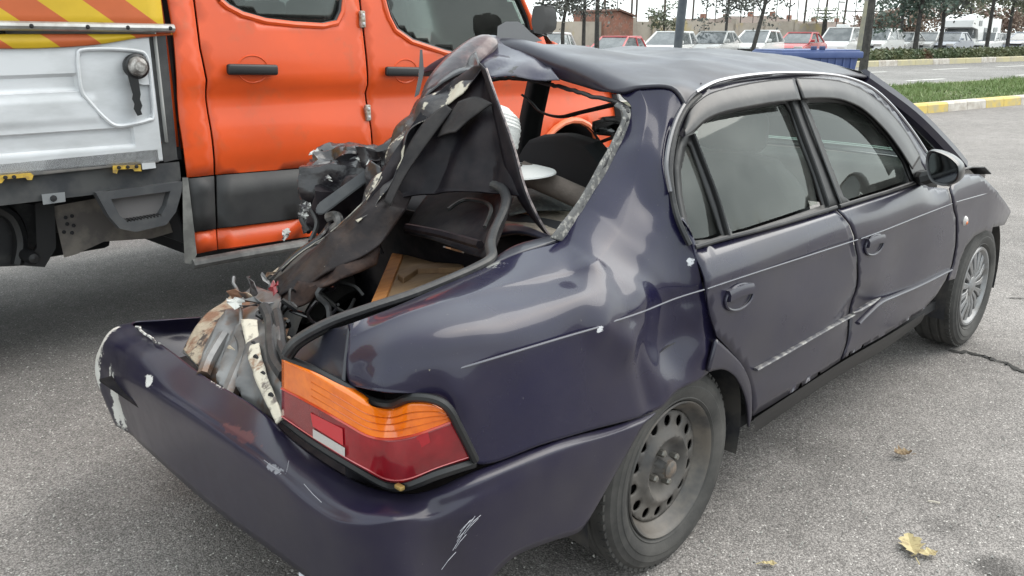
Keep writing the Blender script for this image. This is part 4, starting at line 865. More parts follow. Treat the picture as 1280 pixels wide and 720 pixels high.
roll = thing('grey_roll', PY(705, 232, .1), 'grey brown fabric roll lying across the seat inside the car', 'roll')
out('roll_body', tube_bm([D(650, 214, 2.62), D(700, 236, 2.60), D(740, 254, 2.58)], .034, 18), mat('brown_grey_fabric', (.19, .155, .135), .9, col2=(.14, .115, .10), nscale=10, bump=.3, bscale=200), roll)
out('roll_end', tube_bm([D(650.5, 214.2, 2.621), D(648, 213.2, 2.623)], .025, 16), DARK, roll)

# ================================================================== THE ORANGE TRUCK
truck = thing('flatbed_truck', (1.0, 2.9, 0), 'orange crew cab truck with a white dropside bed and striped canvas, parked behind the wreck', 'truck')
ORANGE = mat('orange_paint', (.72, .085, .012), .42, coat=.28, coatr=.12, col2=(.60, .075, .014), nscale=2.2, nlo=.35, nhi=.7, col3=(.50, .10, .035), n3scale=6, n3lo=.56, n3hi=.8, bump=.05, bscale=9, bdist=.006)
CLAD = mat('grey_cladding', (.022, .022, .024), .55, col2=(.04, .04, .04), nscale=4, nlo=.4, nhi=.7, bump=.2, bscale=400, bdist=.001)
ALU = mat('white_alloy_panel', (.62, .63, .65), .38, metal=.15, col2=(.48, .49, .50), nscale=3.5, nlo=.42, nhi=.75, bump=.05, bscale=60, stretch=(1, 1, 3))
TY = 1.90
def T(l): return [(p.x, p.z) for p in (PY(u, v, TY) for u, v in l)]
def rel(x, z):
    q = z+.036*x; y = 0.
    if q < 1.21:
        k = min(1, max(0, (1.21-q)/.06)); k = k*k*(3-2*k); y += .032*k
        k = min(1, max(0, (1.15-q)/.22)); k = k*k*(3-2*k); y -= .030*k
    if q < .86: y += .018*min(1, (.86-q)/.07)
    if q > 1.30: y += .10*(q-1.30)**1.3
    k = min(1, max(0, (.16-x)/.10)) if q < 1.21 else 0
    y = y*(1-k*.75)
    if x > 2.3: y += .10*(x-2.3)**2
    return y
def tfn(off=0.): return lambda x, z: Vector((x, TY+rel(x, z)+off, z))
def tsheet(name, poly, m, parent, holes=(), off=0., step=.045, t=.01):
    bm = sheet_bm(poly, list(holes), tfn(off), step)
    if sum(f.normal.y for f in bm.faces) > 0: bmesh.ops.reverse_faces(bm, faces=bm.faces)
    return solid(out(name, bm, m, parent, angle=50), t)
cabr = tsheet('cab_corner', T([(218, 45), (225, 150), (235, 222), (269, 219), (267, 200), (257, 100), (249, 60), (244, 5)])+[(.12, 2.25), (-.02, 2.28)], ORANGE, truck)
W1 = T([(281, 0), (290, 8), (307, 17), (335, 25), (370, 29), (404, 31), (421, 27), (428, 14), (430, 0)])+[(.93, 2.0), (.28, 2.0)]
rd_ = tsheet('crew_door', T([(247, 5), (252, 60), (260, 100), (270, 200), (272, 219), (467, 203), (466, 200), (462.5, 150), (456, 60), (452, 5)])+[(1.02, 2.22), (.15, 2.25)], ORANGE, truck, [W1])
W2 = T([(487, 0), (489, 10), (492, 22), (499, 37), (518, 51), (557, 64), (600, 74), (640, 80), (664, 78), (668, 55), (662, 22), (654, 0)])+[(1.75, 2.0), (1.25, 2.02)]
fd_ = tsheet('cab_door', T([(455, 5), (459, 60), (465, 150), (469, 203), (560, 195), (640, 190), (655, 150), (680, 110), (686, 60), (676, 30)])+[(1.62, 2.2), (1.09, 2.22)], ORANGE, truck, [W2])
for W_, door in ((W1, rd_), (W2, fd_)):
    ring = [tfn(.008)(*p) for p in resample(W_, .05)]
    out('window_seal', tube_bm(ring+[ring[0]], .012, 6, cap=False), BLACKP, door)
    ring = resample([((p[0]-sum(q[0] for q in W_)/len(W_))*1.045+sum(q[0] for q in W_)/len(W_), (p[1]-sum(q[1] for q in W_)/len(W_))*1.05+sum(q[1] for q in W_)/len(W_)) for p in W_], .05)
    ring = [tfn(.004)(*p) for p in ring]
    out('window_flange', tube_bm(ring+[ring[0]], .016, 8, cap=False), ORANGE, door)
    tsheet('window', W_, GLASST, door, off=.014, t=.004, step=.04)
# front wing with a flared arch
archc = PY(716, 222, TY)
ar = [(archc.x+.44*math.cos(t), archc.z-.05+.44*math.sin(t)) for t in [math.pi*k/14 for k in range(14, -1, -1)]]
wing = [T([(688, 60), (683, 110), (659, 150), (643, 192)])[k] for k in range(4)]
wp = [(2.56, 1.36)]+wing[1:]+[(archc.x-.50, .42), (archc.x-.44, .42)]+[p for p in ar if p[1] > .42]+[(archc.x+.44, .42), (3.30, .42), (3.36, .62), (3.33, 1.0), (3.0, 1.15)]
wg = tsheet('wing', wp, ORANGE, truck)
out('arch_lip', tube_bm([tfn(-.004)(*p) for p in ar], .022, 8), mat('arch_highlight_orange', (.75, .16, .05), .3, coat=.5), wg)  # highlight on the lip is put into a paler orange
# cladding and sill strips
for nm, a, m in (('cladding', [(236, 223.5), (269, 220.5), (271, 286), (243, 290)], CLAD), ('cladding', [(273, 220), (467, 204.5), (470, 262), (274, 285.5)], CLAD), ('cladding', [(470, 204), (640, 192), (640, 245), (473, 262)], CLAD),
                 ('lower_strip', [(244, 291.5), (272, 287.5), (274, 313), (246, 318)], ORANGE), ('lower_strip', [(274.5, 287), (470, 264), (472, 285), (276, 312.5)], ORANGE), ('lower_strip', [(473, 264), (640, 247), (640, 266), (475, 285)], ORANGE)):
    tsheet(nm, T(a), m, truck, off=-.004 if m is CLAD else .006, step=.08, t=.015)
blot('bare_spot', [PY(u, v, TY+.004) for u, v in ((354, 287), (360, 285), (364, 290), (361, 296), (355, 301), (353, 294))], FLAKED, truck, seed=3)
# sill tube, door hinges, handles
out('side_step', tube_bm([PY(240, 330, TY-.01), PY(300, 319, TY-.03), PY(376, 306, TY-.03), PY(480, 290, TY-.03), PY(640, 268, TY)], .035, 10, flat=.7), mat('step_grey', (.06, .06, .06), .5, col2=(.16, .16, .155), nscale=5), truck)
for u, v, dr in ((453.5, 24, fd_), (461, 141, fd_)):
    c = PY(u, v, TY)
    h = out('hinge', box_bm(c+Vector((0, rel(c.x, c.z)-.010, 0)), (.03, .022, .085), .006), mat('hinge_steel', (.5, .47, .42), .5, metal=.3, col2=(.25, .2, .15), nscale=40), dr)
    for s in (-.022, .022): out('hinge_bolt', box_bm(c+Vector((0, rel(c.x, c.z)-.022, s)), (.014, .008, .014), .003), ALU, dr)
def thandle(door, u0, u1, v, uc):
    a = PY(u0, v, TY); b = PY(u1, v+.8, TY); c = PY(uc, v, TY)
    y0 = TY+rel(c.x, c.z)
    bm = lathe_bm([(.0, .016), (.045, .014), (.062, .006), (.070, -.003), (.073, -.003), (.076, .004)], (0, 0, 0), 'Y', 28)
    bmesh.ops.scale(bm, vec=(1.15, 1, .88), verts=bm.verts); bmesh.ops.translate(bm, verts=bm.verts, vec=(c.x, y0, c.z))
    out('handle_cup', bm, ORANGE, door)
    bm = box_bm((0, 0, 0), ((b-a).length, .028, .05), .012, seg=3); bmesh.ops.rotate(bm, cent=(0, 0, 0), matrix=Matrix.Rotation(-math.atan2(b.z-a.z, b.x-a.x), 3, 'Y'), verts=bm.verts)
    bmesh.ops.translate(bm, verts=bm.verts, vec=((a.x+b.x)/2, y0-.028, (a.z+b.z)/2))
    out('handle', bm, BLACKP, door)
thandle(rd_, 280, 343, 86.5, 316); thandle(fd_, 478, 536, 89, 507)
# mirror
mpx = [(664, 10), (668, 4), (678, 3), (683, 9), (685, 25), (683, 40), (676, 46), (666, 44), (662, 30)]
bm = prism_bm(mpx, lambda u, v: PY(u, v, TY-.22), lambda u, v: PY(u*.85+674*.15, v*.9+25*.1, TY-.22)+Vector((.13, .02, 0)))
bmesh.ops.bevel(bm, geom=bm.edges[:], offset=.015, segments=2, affect='EDGES')
tm = out('door_mirror', bm, BLACKP, truck)
out('mirror_arm', tube_bm([PY(668, 40, TY-.2)+Vector((.06, 0, 0)), PY(662, 44, TY+.02)], .03, 8), BLACKP, tm)
# rest of the cab: far side, roof, rear wall, windscreen, bonnet, front
FY = 3.92
def far(name, poly, holes, m): return solid(out(name, sheet_bm(poly, holes, lambda x, z: Vector((x, FY-.12*max(0, z-1.3), z)), .2), m, truck), .02, 1)
far('side_panel', [(-.02, .42), (3.3, .42), (3.33, 1.0), (3.0, 1.15), (2.56, 1.36), (1.62, 2.2), (-.02, 2.28)], [[(.3, 1.48), (.95, 1.45), (.95, 2.0), (.3, 2.0)], [(1.2, 1.45), (2.25, 1.42), (1.65, 2.05), (1.2, 2.05)]], ORANGE)
far('window', [(.3, 1.48), (.95, 1.45), (.95, 2.0), (.3, 2.0)], [], GLASST); far('window', [(1.2, 1.45), (2.25, 1.42), (1.65, 2.05), (1.2, 2.05)], [], GLASST)
def cross(name, prof, m, y0=TY+.03, y1=FY-.02, t=.02):
    n = 5; rows = [[Vector((x, (y0+i_)+(y1-y0-2*i_)*k/n, z+.03*math.sin(math.pi*k/n)*c)) for k in range(n+1)] for x, z, i_, c in prof]
    return solid(out(name, patch_bm(rows, 2, 3), m, truck), t, 0)
cross('cab_roof', [(-.02, 2.27, .10, 1), (.3, 2.34, .12, 1), (1.2, 2.34, .12, 1), (1.62, 2.2, .10, 1)], ORANGE)
cross('windscreen', [(1.62, 2.19, .11, 0), (2.1, 1.77, .06, 0), (2.57, 1.36, .02, 0)], GLASST, t=.006)
cross('bonnet', [(2.57, 1.36, .02, 1), (3.0, 1.2, .02, 1), (3.33, 1.0, .06, 1)], ORANGE)
cross('front_bumper', [(3.33, 1.0, .06, 0), (3.40, .7, .04, 0), (3.36, .4, .06, 0)], CLAD)
cross('rear_wall', [(-.02, 2.25, .1, 0), (-.02, 1.4, .02, 0), (-.02, .92, .02, 0)], ORANGE)
cross('cab_underside', [(-.02, .92, .05, 0), (.0, .46, .08, 0), (.3, .40, .10, 0)], DARK)
cross('cab_floor', [(0, .5, .02, 0), (1.5, .5, .02, 0), (3.2, .5, .02, 0)], DARK)
for y in (2.25, 2.9, 3.5):
    for x in (.62, 1.62):
        st = out('cab_seat', box_bm((x, y, 1.0), (.45, .48, .2), .05), CLOTH, truck)
        out('backrest', box_bm((x-.24, y, 1.32), (.14, .46, .62), .05), CLOTH, st)
        out('headrest', box_bm((x-.26, y, 1.74), (.10, .26, .18), .04), CLOTH, st)
out('cab_dashboard', box_bm((2.3, 2.9, 1.22), (.4, 1.8, .3), .08), BLACKP, truck)
tsw = out('steering_wheel', tube_bm([Vector((1.98+.12*math.sin(t), 3.45+.2*math.cos(t), 1.36+.17*math.sin(t))) for t in [2*math.pi*k/24 for k in range(25)]], .015, 8, cap=False), BLACKP, truck)
# wheels
def twheel(x, y, s):
    c = Vector((x, y, .35)); q = thing('wheel', c, None, None); q.parent = truck; q.location = c-truck.location
    out('tyre', lathe_bm([(.21, .0), (.25, -.012), (.32, .0), (.345, .02), (.35, .05), (.35, .18), (.345, .2), (.3, .22), (.21, .2)], c, 'Y', 40, sgn=s), TYRE, q)
    out('rim', lathe_bm([(0, .05), (.06, .03), (.12, .06), (.18, .05), (.2, .0), (.215, .0)], c, 'Y', 32, sgn=s), STEEL, q)
for x in (archc.x, -1.25): twheel(x, TY+.08, 1); twheel(x, FY-.08, -1)
out('arch_liner', patch_bm([[Vector((archc.x+.43*math.cos(t), y, .40+.43*math.sin(t))) for t in [math.pi*k/10 for k in range(11)]] for y in (TY+.02, TY+.25, TY+.5)], 2, 2), DARK, truck)

# bed
BY = 1.885
bed = out('bed_floor', box_bm((-2.0, 2.9, .90), (3.74, 2.03, .07), .01), mat('grey_steel_deck', (.12, .12, .12), .6, col2=(.2, .19, .18), nscale=6), truck)
def B(l, y=BY): return [(p.x, p.z) for p in (PY(u, v, y) for u, v in l)]
pt = B([(186, 47), (204, 201)]); pb = B([(0, 60), (0, 217)])
ztop = lambda x: pt[0][1]-.012*(pt[0][0]-x); zbot = lambda x: pt[1][1]+.018*(pt[1][0]-x)
LO = B([(102, 62), (140, 61), (173, 64), (182, 70), (186, 85), (192, 142), (185, 150), (165, 155), (145, 157), (130, 147), (112, 128), (102, 114), (98, 90), (97, 70)])
def bedf(x, z):
    k = (ztop(x)-z)/(ztop(x)-zbot(x)); y = 0.
    def band(a, b, w_=.018): return max(0, min(1, (k-a)/w_, (b-k)/w_))
    if x < B([(94, 100)])[0][0]: y += .014*band(.26, .40)
    xe = B([(168, 180)])[0][0]
    if x < xe: y += .014*band(.70, .86)
    if x < B([(120, 130)])[0][0]: y -= .006*band(.42, .66, .05)
    if inside((x, z), LO): y += .012
    return Vector((x, BY+y, z))
poly = [pt[0], pt[1], (-3.8, zbot(-3.8)), (-3.8, ztop(-3.8))]
def rib_lines():
    o = []
    return o
# the panel as a fine regular sheet so that its pressed ribs stay crisp
bm = bmesh.new(); N, M_ = 150, 70; vv = []
for j in range(M_+1):
    row = []
    for i in range(N+1):
        f = i/N; k = j/M_
        xr = pt[0][0]+(pt[1][0]-pt[0][0])*k
        x = -3.8+(xr+3.8)*(1-(1-f)**2.2)
        z = ztop(x)+(zbot(x)-ztop(x))*k
        row.append(bm.verts.new(bedf(x, z)))
    vv.append(row)
for j in range(M_):
    for i in range(N): bm.faces.new((vv[j][i], vv[j+1][i], vv[j+1][i+1], vv[j][i+1]))
drop = out('dropside_panel', bm, ALU, truck, angle=25); solid(drop, .025)
lr = [bedf(x, z)*1 for x, z in LO]; lr = [Vector((p.x, BY-.002, p.z)) for p in lr]
out('latch_recess_rim', tube_bm(spline(lr, 4, True)+[lr[0]], .009, 8, cap=False), ALU, drop)
kc = PY(170, 83, BY-.02)
kn = out('latch_knob', lathe_bm([(0, -.05), (.02, -.048), (.024, -.036), (.036, -.032), (.042, -.02), (.043, 0), (.034, .005), (.033, .04)], kc, 'Y', 28), mat('worn_chrome', (.45, .43, .41), .35, metal=.4, col2=(.16, .14, .13), nscale=30), drop)
out('knob_collar', lathe_bm([(.044, -.02), (.052, -.015), (.054, .0), (.05, .02)], kc, 'Y', 28), BLACKP, drop)
out('latch_lever', prism_bm([(160, 95), (172, 92), (174, 105), (176, 118), (175, 124), (178, 132), (176, 138), (178, 143), (172, 145), (167, 136), (168, 130), (165, 124), (166, 118), (163, 108)], lambda u, v: PY(u, v, BY-.035), lambda u, v: PY(u, v, BY-.010)), BLACKP, drop, smooth=False)
out('latch_plate', prism_bm([(158, 80), (166, 70), (184, 84), (187, 106), (178, 106), (160, 100)], lambda u, v: PY(u, v, BY-.006), lambda u, v: PY(u, v, BY+.012)), ALU, drop, smooth=False)
# post between bed and cab
out('bed_post', prism_bm([(187, 46), (207, 44), (222, 199), (205, 203)], lambda u, v: PY(u, v, BY+.03), lambda u, v: PY(u, v, BY+.12)), mat('dark_post', (.03, .03, .032), .45, col2=(.06, .06, .06), nscale=9), truck, smooth=False)
out('bed_post', prism_bm([(207, 44), (213, 44), (227, 199), (221, 200)], lambda u, v: PY(u, v, BY+.10), lambda u, v: PY(u, v, BY+.16)), GREYP, truck, smooth=False)
# canvas with warning stripes
sm = bpy.data.materials.new('striped_canvas'); sm.use_nodes = True; t = sm.node_tree; P_ = t.nodes['Principled BSDF']; P_.inputs['Roughness'].default_value = .55
tc = t.nodes.new('ShaderNodeTexCoord'); sx = t.nodes.new('ShaderNodeSeparateXYZ'); t.links.new(tc.outputs['Object'], sx.inputs[0])
def mth(op, a, b=None):
    n = t.nodes.new('ShaderNodeMath'); n.operation = op
    for i, q in enumerate((a, b)):
        if q is None: continue
        if isinstance(q, (int, float)): n.inputs[i].default_value = q
        else: t.links.new(q, n.inputs[i])
    return n.outputs[0]
fr = mth('FRACT', mth('DIVIDE', mth('ADD', mth('MULTIPLY', sx.outputs['Z'], 1.35), sx.outputs['X']), .355))
gt = mth('GREATER_THAN', fr, .5)
mc = t.nodes.new('ShaderNodeMix'); mc.data_type = 'RGBA'; mc.inputs[6].default_value = (.60, .13, .035, 1); mc.inputs[7].default_value = (.72, .47, .02, 1); t.links.new(gt, mc.inputs[0]); 
dn = t.nodes.new('ShaderNodeTexNoise'); dn.inputs['Scale'].default_value = 5; dn.inputs['Detail'].default_value = 6; t.links.new(tc.outputs['Object'], dn.inputs['Vector'])
dm = t.nodes.new('ShaderNodeMix'); dm.data_type = 'RGBA'; dm.blend_type = 'MULTIPLY'; dm.inputs[0].default_value = .45; t.links.new(mc.outputs[2], dm.inputs[6]); t.links.new(dn.outputs[0], dm.inputs[7]); t.links.new(dm.outputs[2], P_.inputs['Base Color'])
def cz(u, v): return PY(u, v, BY-.01)
c0 = cz(211, 36); c1 = cz(0, 32)
top = [[Vector((x, BY-.012+.012*math.sin(x*7+k), 1.435+.42*k)) for x in [-.06-.46*i for i in range(9)]] for k in range(3)]
canvas = out('striped_canvas', patch_bm(top, 5, 5, crumple=.006, cs=3), sm, truck)
solid(canvas, .008)
lowc = [cz(215, 44), cz(200, 45), cz(170, 48), cz(120, 56), cz(60, 60), cz(0, 61), Vector((-1.4, BY-.01, cz(0, 61).z+.01)), Vector((-2.6, BY-.01, cz(0, 61).z+.03)), Vector((-3.8, BY-.01, cz(0, 61).z+.05))]
upc = [cz(212, 39)]+[Vector((p.x, BY-.012, 1.42)) for p in lowc[1:]]
solid(out('canvas_skirt', patch_bm([upc, [a.lerp(b, .5)+Vector((0, -.012, 0)) for a, b in zip(upc, lowc)], [q+Vector((0, -.004, 0)) for q in lowc]], 5, 4), sm, canvas), .004)
rl = [cz(214, 35.5), cz(100, 33.5), cz(0, 32)]; dirv = (rl[2]-rl[0]).normalized(); rl.append(rl[0]+dirv*3.8)
out('canvas_rail', tube_bm([p+Vector((0, -.02, 0)) for p in rl], .021, 10, flat=.9), mat('galvanised_rail', (.42, .42, .41), .4, metal=.5, col2=(.3, .29, .27), nscale=10), canvas)
for u in (35, 105, 155, 208):
    out('rail_screw', lathe_bm([(0, -.006), (.006, -.005), (.009, 0)], cz(u, interp(u, [(0, 32), (214, 35.5)]))+Vector((0, -.04, 0)), 'Y', 10), DARK, canvas)
solid(out('canvas_roof', patch_bm([[Vector((x, y, 2.28+.06*math.sin((y-1.88)/2.04*math.pi))) for x in (-.06, -2, -3.8)] for y in (1.88, 2.4, 2.9, 3.4, 3.92)], 4, 3), mat('grey_canvas', (.35, .35, .34), .7), canvas), .01)
for y, nm in ((3.9, 'canvas_side'),):
    solid(out(nm, patch_bm([[Vector((x, y, z)) for x in (-.06, -2, -3.8)] for z in (.9, 1.6, 2.28)], 3, 3), MATS['grey_canvas'], canvas), .01)
solid(out('canvas_front', patch_bm([[Vector((-.08, y, z)) for y in (1.9, 2.9, 3.9)] for z in (.95, 1.6, 2.3)], 3, 3), MATS['grey_canvas'], canvas), .01)
# under the bed
beam = out('bed_beam', prism_bm([(-40, 223), (204, 204), (224, 202), (227, 231), (120, 243), (-40, 262)], lambda u, v: PY(u, v, BY+.03), lambda u, v: PY(u, v, BY+.12)), mat('beam_grey', (.035, .037, .042), .5, col2=(.07, .07, .07), nscale=6), truck, smooth=False)
YEL = mat('yellow_hook', (.62, .40, .05), .5, col2=(.3, .2, .06), nscale=20)
for px in ([(141, 207), (176, 206), (177, 214), (168, 214), (166, 211), (148, 212), (146, 217), (141, 216)], [(-12, 220), (38, 216), (42, 219), (40, 225), (34, 225), (32, 222), (6, 224), (2, 229), (-12, 229)]):
    h = out('lashing_hook', prism_bm(px, lambda u, v: PY(u, v, BY-.015), lambda u, v: PY(u, v, BY+.028)), YEL, beam, smooth=False)
    for k in range(3):
        c = PY(px[0][0]+8+k*11, px[0][1]+2.5-k*.6, BY-.02); out('hook_bolt', lathe_bm([(0, -.004), (.007, -.003), (.008, .006)], c, 'Y', 10), DARK, beam)
out('white_block', prism_bm([(177, 204), (194, 203), (195, 210), (178, 212)], lambda u, v: PY(u, v, BY-.02), lambda u, v: PY(u, v, BY+.028)), ALU, beam, smooth=False)
out('grey_bracket', prism_bm([(52, 243), (81, 240), (82, 252), (54, 256)], lambda u, v: PY(u, v, BY-.005), lambda u, v: PY(u, v, BY+.028)), mat('galv_plate', (.28, .29, .30), .45, metal=.4), beam, smooth=False)
out('bracket_bolt', lathe_bm([(0, -.008), (.012, -.006), (.014, 0)], PY(67, 248, BY-.006), 'Y', 10), DARK, beam)
FR = [(120, 241), (228, 227), (227, 240), (220, 265), (208, 281), (170, 290), (150, 286), (136, 270)]
FRI = [(139, 249), (213, 239), (208, 258), (201, 269), (160, 277), (150, 270)]
bm = sheet_bm(B(FR, BY), [B(FRI, BY)], lambda x, z: Vector((x, BY+.0, z)), .05)
if sum(f.normal.y for f in bm.faces) > 0: bmesh.ops.reverse_faces(bm, faces=bm.faces)
stp = out('step_frame', bm, GREYP, truck, smooth=False); solid(stp, .05)
out('step_back', prism_bm(FRI, lambda u, v: PY(u, v, BY+.045), lambda u, v: PY(u, v, BY+.06)), mat('step_inner', (.16, .15, .15), .6), stp, smooth=False)
for k in range(11):
    u = 157+4.2*k; out('step_tooth', box_bm(PY(u, 275.5-.75*k/1.0*.9, BY+.02), (.009, .04, .012), .001), BLACKP, stp, smooth=False)
out('chassis_plate', prism_bm([(66, 258), (120, 248), (222, 262), (224, 288), (190, 298), (130, 302), (95, 318), (80, 322)], lambda u, v: PY(u, v, BY+.22), lambda u, v: PY(u, v, BY+.25)), mat('dirty_beige', (.17, .15, .13), .7, col2=(.09, .08, .075), nscale=7), truck, smooth=False)
for u, v in ((82, 272), (90, 270), (84, 280), (92, 282), (80, 290), (90, 291)):
    out('plate_rivet', lathe_bm([(0, -.006), (.008, -.004), (.009, 0)], PY(u, v, BY+.218), 'Y', 8), DARK, truck)
out('mud_flap', prism_bm([(-60, 245), (44, 256), (48, 300), (30, 332), (-60, 336)], lambda u, v: PY(u, v, BY+.35), lambda u, v: PY(u, v, BY+.37)), RUBBER, truck, smooth=False)
out('hanging_bracket', prism_bm([(44, 254), (68, 252), (70, 310), (56, 334), (28, 332), (46, 310)], lambda u, v: PY(u, v, BY+.2), lambda u, v: PY(u, v, BY+.26)), BLACKP, truck, smooth=False)
out('spring_bolt', lathe_bm([(0, -.03), (.02, -.025), (.03, 0), (.03, .1)], PY(40, 322, BY+.2), 'Y', 16), BLACKP, truck)
out('wheel_guard', tube_bm(spline([PY(-20, 252, BY+.3), PY(14, 270, BY+.3), PY(26, 300, BY+.3), PY(22, 330, BY+.3)], 5), .03, 8), BLACKP, truck)
for y in (2.35, 3.4): out('chassis_rail', box_bm((-.6, y, .62), (6.4, .08, .18), .01), DARK, truck)
out('underbed_light_block', box_bm((-1.0, 3.15, .55), (1.9, .7, .5), .03), DARK, truck)  # unseen box added to block light and darken the ground below
out('fuel_tank', box_bm((.9, 2.6, .45), (1.6, .9, .28), .06), DARK, truck)
# corner trim strip behind the cab
out('corner_trim', prism_bm([(228, 222), (235, 222), (243, 290), (246, 318), (240, 331), (231, 329), (229, 290)], lambda u, v: PY(u, v, TY-.015), lambda u, v: PY(u, v, TY+.06)), mat('corner_trim_grey', (.2, .2, .19), .5, col2=(.12, .12, .115), nscale=9), truck, smooth=False)

# ================================================================== THE PLACE
RD_ = Vector((.9816, -.1908, 0)); RN = Vector((.1908, .9816, 0))      # along the road / across it
ON = O.dot(RN)
def hz(u): r = ray(u, 40); r = Vector((r.x, r.y, 0)); return r
def G(u, n, z=0.):
    """ground point on the line of sight of column u where it crosses the strip n metres across the road"""
    r = hz(u); t = (n-ON)/r.dot(RN); p = O+r*t; return Vector((p.x, p.y, z))
def SN(s, n, z=0.): return RD_*s+RN*n+Vector((0, 0, z))
def S(u, n): return G(u, n).dot(RD_)

def asphalt(name, base, speck, scale=95, stains=(), fine=True):
    m = bpy.data.materials.new(name); m.use_nodes = True; t = m.node_tree; L = t.links; p = t.nodes['Principled BSDF']
    tc = t.nodes.new('ShaderNodeTexCoord'); v = tc.outputs['Object']
    def N(typ, **k):
        n = t.nodes.new(typ)
        for a, b in k.items(): setattr(n, a, b)
        return n
    def noise_(sc, det=4, ro=.6):
        n = N('ShaderNodeTexNoise'); n.inputs['Scale'].default_value = sc; n.inputs['Detail'].default_value = det; n.inputs['Roughness'].default_value = ro; L.new(v, n.inputs['Vector']); return n.outputs[0]
    def rng(x, a, b, c, d):
        n = N('ShaderNodeMapRange'); n.inputs[1].default_value = a; n.inputs[2].default_value = b; n.inputs[3].default_value = c; n.inputs[4].default_value = d; L.new(x, n.inputs[0]); return n.outputs[0]
    def mul(a, b, op='MULTIPLY'):
        n = N('ShaderNodeMath', operation=op)
        for i, q in enumerate((a, b)):
            if isinstance(q, (int, float)): n.inputs[i].default_value = q
            else: L.new(q, n.inputs[i])
        return n.outputs[0]
    vo = N('ShaderNodeTexVoronoi'); vo.inputs['Scale'].default_value = scale; L.new(v, vo.inputs['Vector'])
    sp = N('ShaderNodeSeparateColor'); L.new(vo.outputs['Color'], sp.inputs[0])
    stone = rng(sp.outputs[0], 0, 1, .68, 1.28)
    hi = rng(sp.outputs[1], .976, .988, 0, 1)
    gap = rng(vo.outputs['Distance'], .38, .72, 1.05, .55)
    big = rng(noise_(.45, 6, .65), .32, .70, .76, 1.16); mid = rng(noise_(5, 7, .75), .3, .72, .80, 1.16)
    f = mul(mul(stone, gap), mul(big, mid))
    for (c, rx, a) in stains:
        mp = N('ShaderNodeVectorMath', operation='DISTANCE'); ds = N('ShaderNodeVectorMath', operation='ADD')
        nn = N('ShaderNodeTexNoise'); nn.inputs['Scale'].default_value = 9; nn.inputs['Detail'].default_value = 5; L.new(v, nn.inputs['Vector'])
        sc_ = N('ShaderNodeVectorMath', operation='SCALE'); sc_.inputs['Scale'].default_value = rx*1.2; L.new(nn.outputs['Color'], sc_.inputs[0])
        L.new(v, ds.inputs[0]); L.new(sc_.outputs[0], ds.inputs[1])
        L.new(ds.outputs[0], mp.inputs[0]); mp.inputs[1].default_value = Vector(c)+Vector((rx*.6, rx*.6, rx*.6))
        f = mul(f, rng(mp.outputs['Value'], rx*.3, rx, a, 1))
    cm = N('ShaderNodeMix', data_type='RGBA', blend_type='MULTIPLY'); cm.inputs[0].default_value = 1; cm.inputs[6].default_value = (*base, 1); L.new(f, cm.inputs[7])
    c2 = N('ShaderNodeMix', data_type='RGBA'); c2.inputs[7].default_value = (*speck, 1); L.new(cm.outputs[2], c2.inputs[6]); L.new(hi, c2.inputs[0])
    L.new(c2.outputs[2], p.inputs['Base Color']); p.inputs['Roughness'].default_value = .85; p.inputs['Specular IOR Level'].default_value = .3
    b = N('ShaderNodeBump'); b.inputs['Strength'].default_value = .5; b.inputs['Distance'].default_value = .004
    h = mul(mul(vo.outputs['Distance'], -1.2), noise_(300, 3), 'ADD'); L.new(h, b.inputs['Height']); L.new(b.outputs[0], p.inputs['Normal'])
    return m
stn = [(PZ(1245, 712, 0), .10, .45), (PZ(1180, 658, 0), .08, .7), (PZ(1235, 448, 0), .25, .75), (PZ(1100, 600, 0), .5, .93), (PZ(60, 480, 0), .8, .85), (PZ(980, 640, 0), .3, .92), (PZ(330, 690, 0), .35, .86), (PZ(1220, 330, 0), .9, .9), (PZ(1010, 560, 0), .16, .82), (PZ(90, 640, 0), .22, .86)]
ASPH = asphalt('asphalt', (.285, .263, .249), (.54, .51, .48), 200, stn)
ROADM = asphalt('road_asphalt', (.27, .26, .25), (.4, .39, .37), 60)
def strip(name, s0, s1, n0, n1, z, m, kind='structure', ns=1):
    bm = bmesh.new(); vv = [[bm.verts.new(SN(s0+(s1-s0)*i/ns, n, z)) for n in (n0, n1)] for i in range(ns+1)]
    for i in range(ns): bm.faces.new((vv[i][0], vv[i+1][0], vv[i+1][1], vv[i][1]))
    return tag(out(name, bm, m, smooth=False), kind=kind)
bm = bmesh.new(); bm.faces.new([bm.verts.new(Vector(p)) for p in ((-1500, -1500, 0), (1500, -1500, 0), (1500, 1500, 0), (-1500, 1500, 0))])
tag(out('ground', bm, ASPH, smooth=False), kind='structure')
strip('road', -200, 400, 10.6, 20.25, .004, ROADM)
PAINTW = mat('worn_road_paint', (.62, .61, .58), .8, col2=(.3, .29, .28), nscale=6, nlo=.5, nhi=.68)
for (a, b) in (((1132, 101.2), (1182, 98.8)), ((1167, 87.2), (1210, 85.3)), ((1268, 94.4), (1330, 91.5)), ((1085, 90.8), (1108, 89.8)), ((1245, 83.7), (1290, 81.9))):
    p, q = PZ(*a, 0), PZ(*b, 0); n_ = (p.dot(RN)+q.dot(RN))/2
    strip('lane_mark', p.dot(RD_), q.dot(RD_), n_-.10, n_+.10, .008, PAINTW)
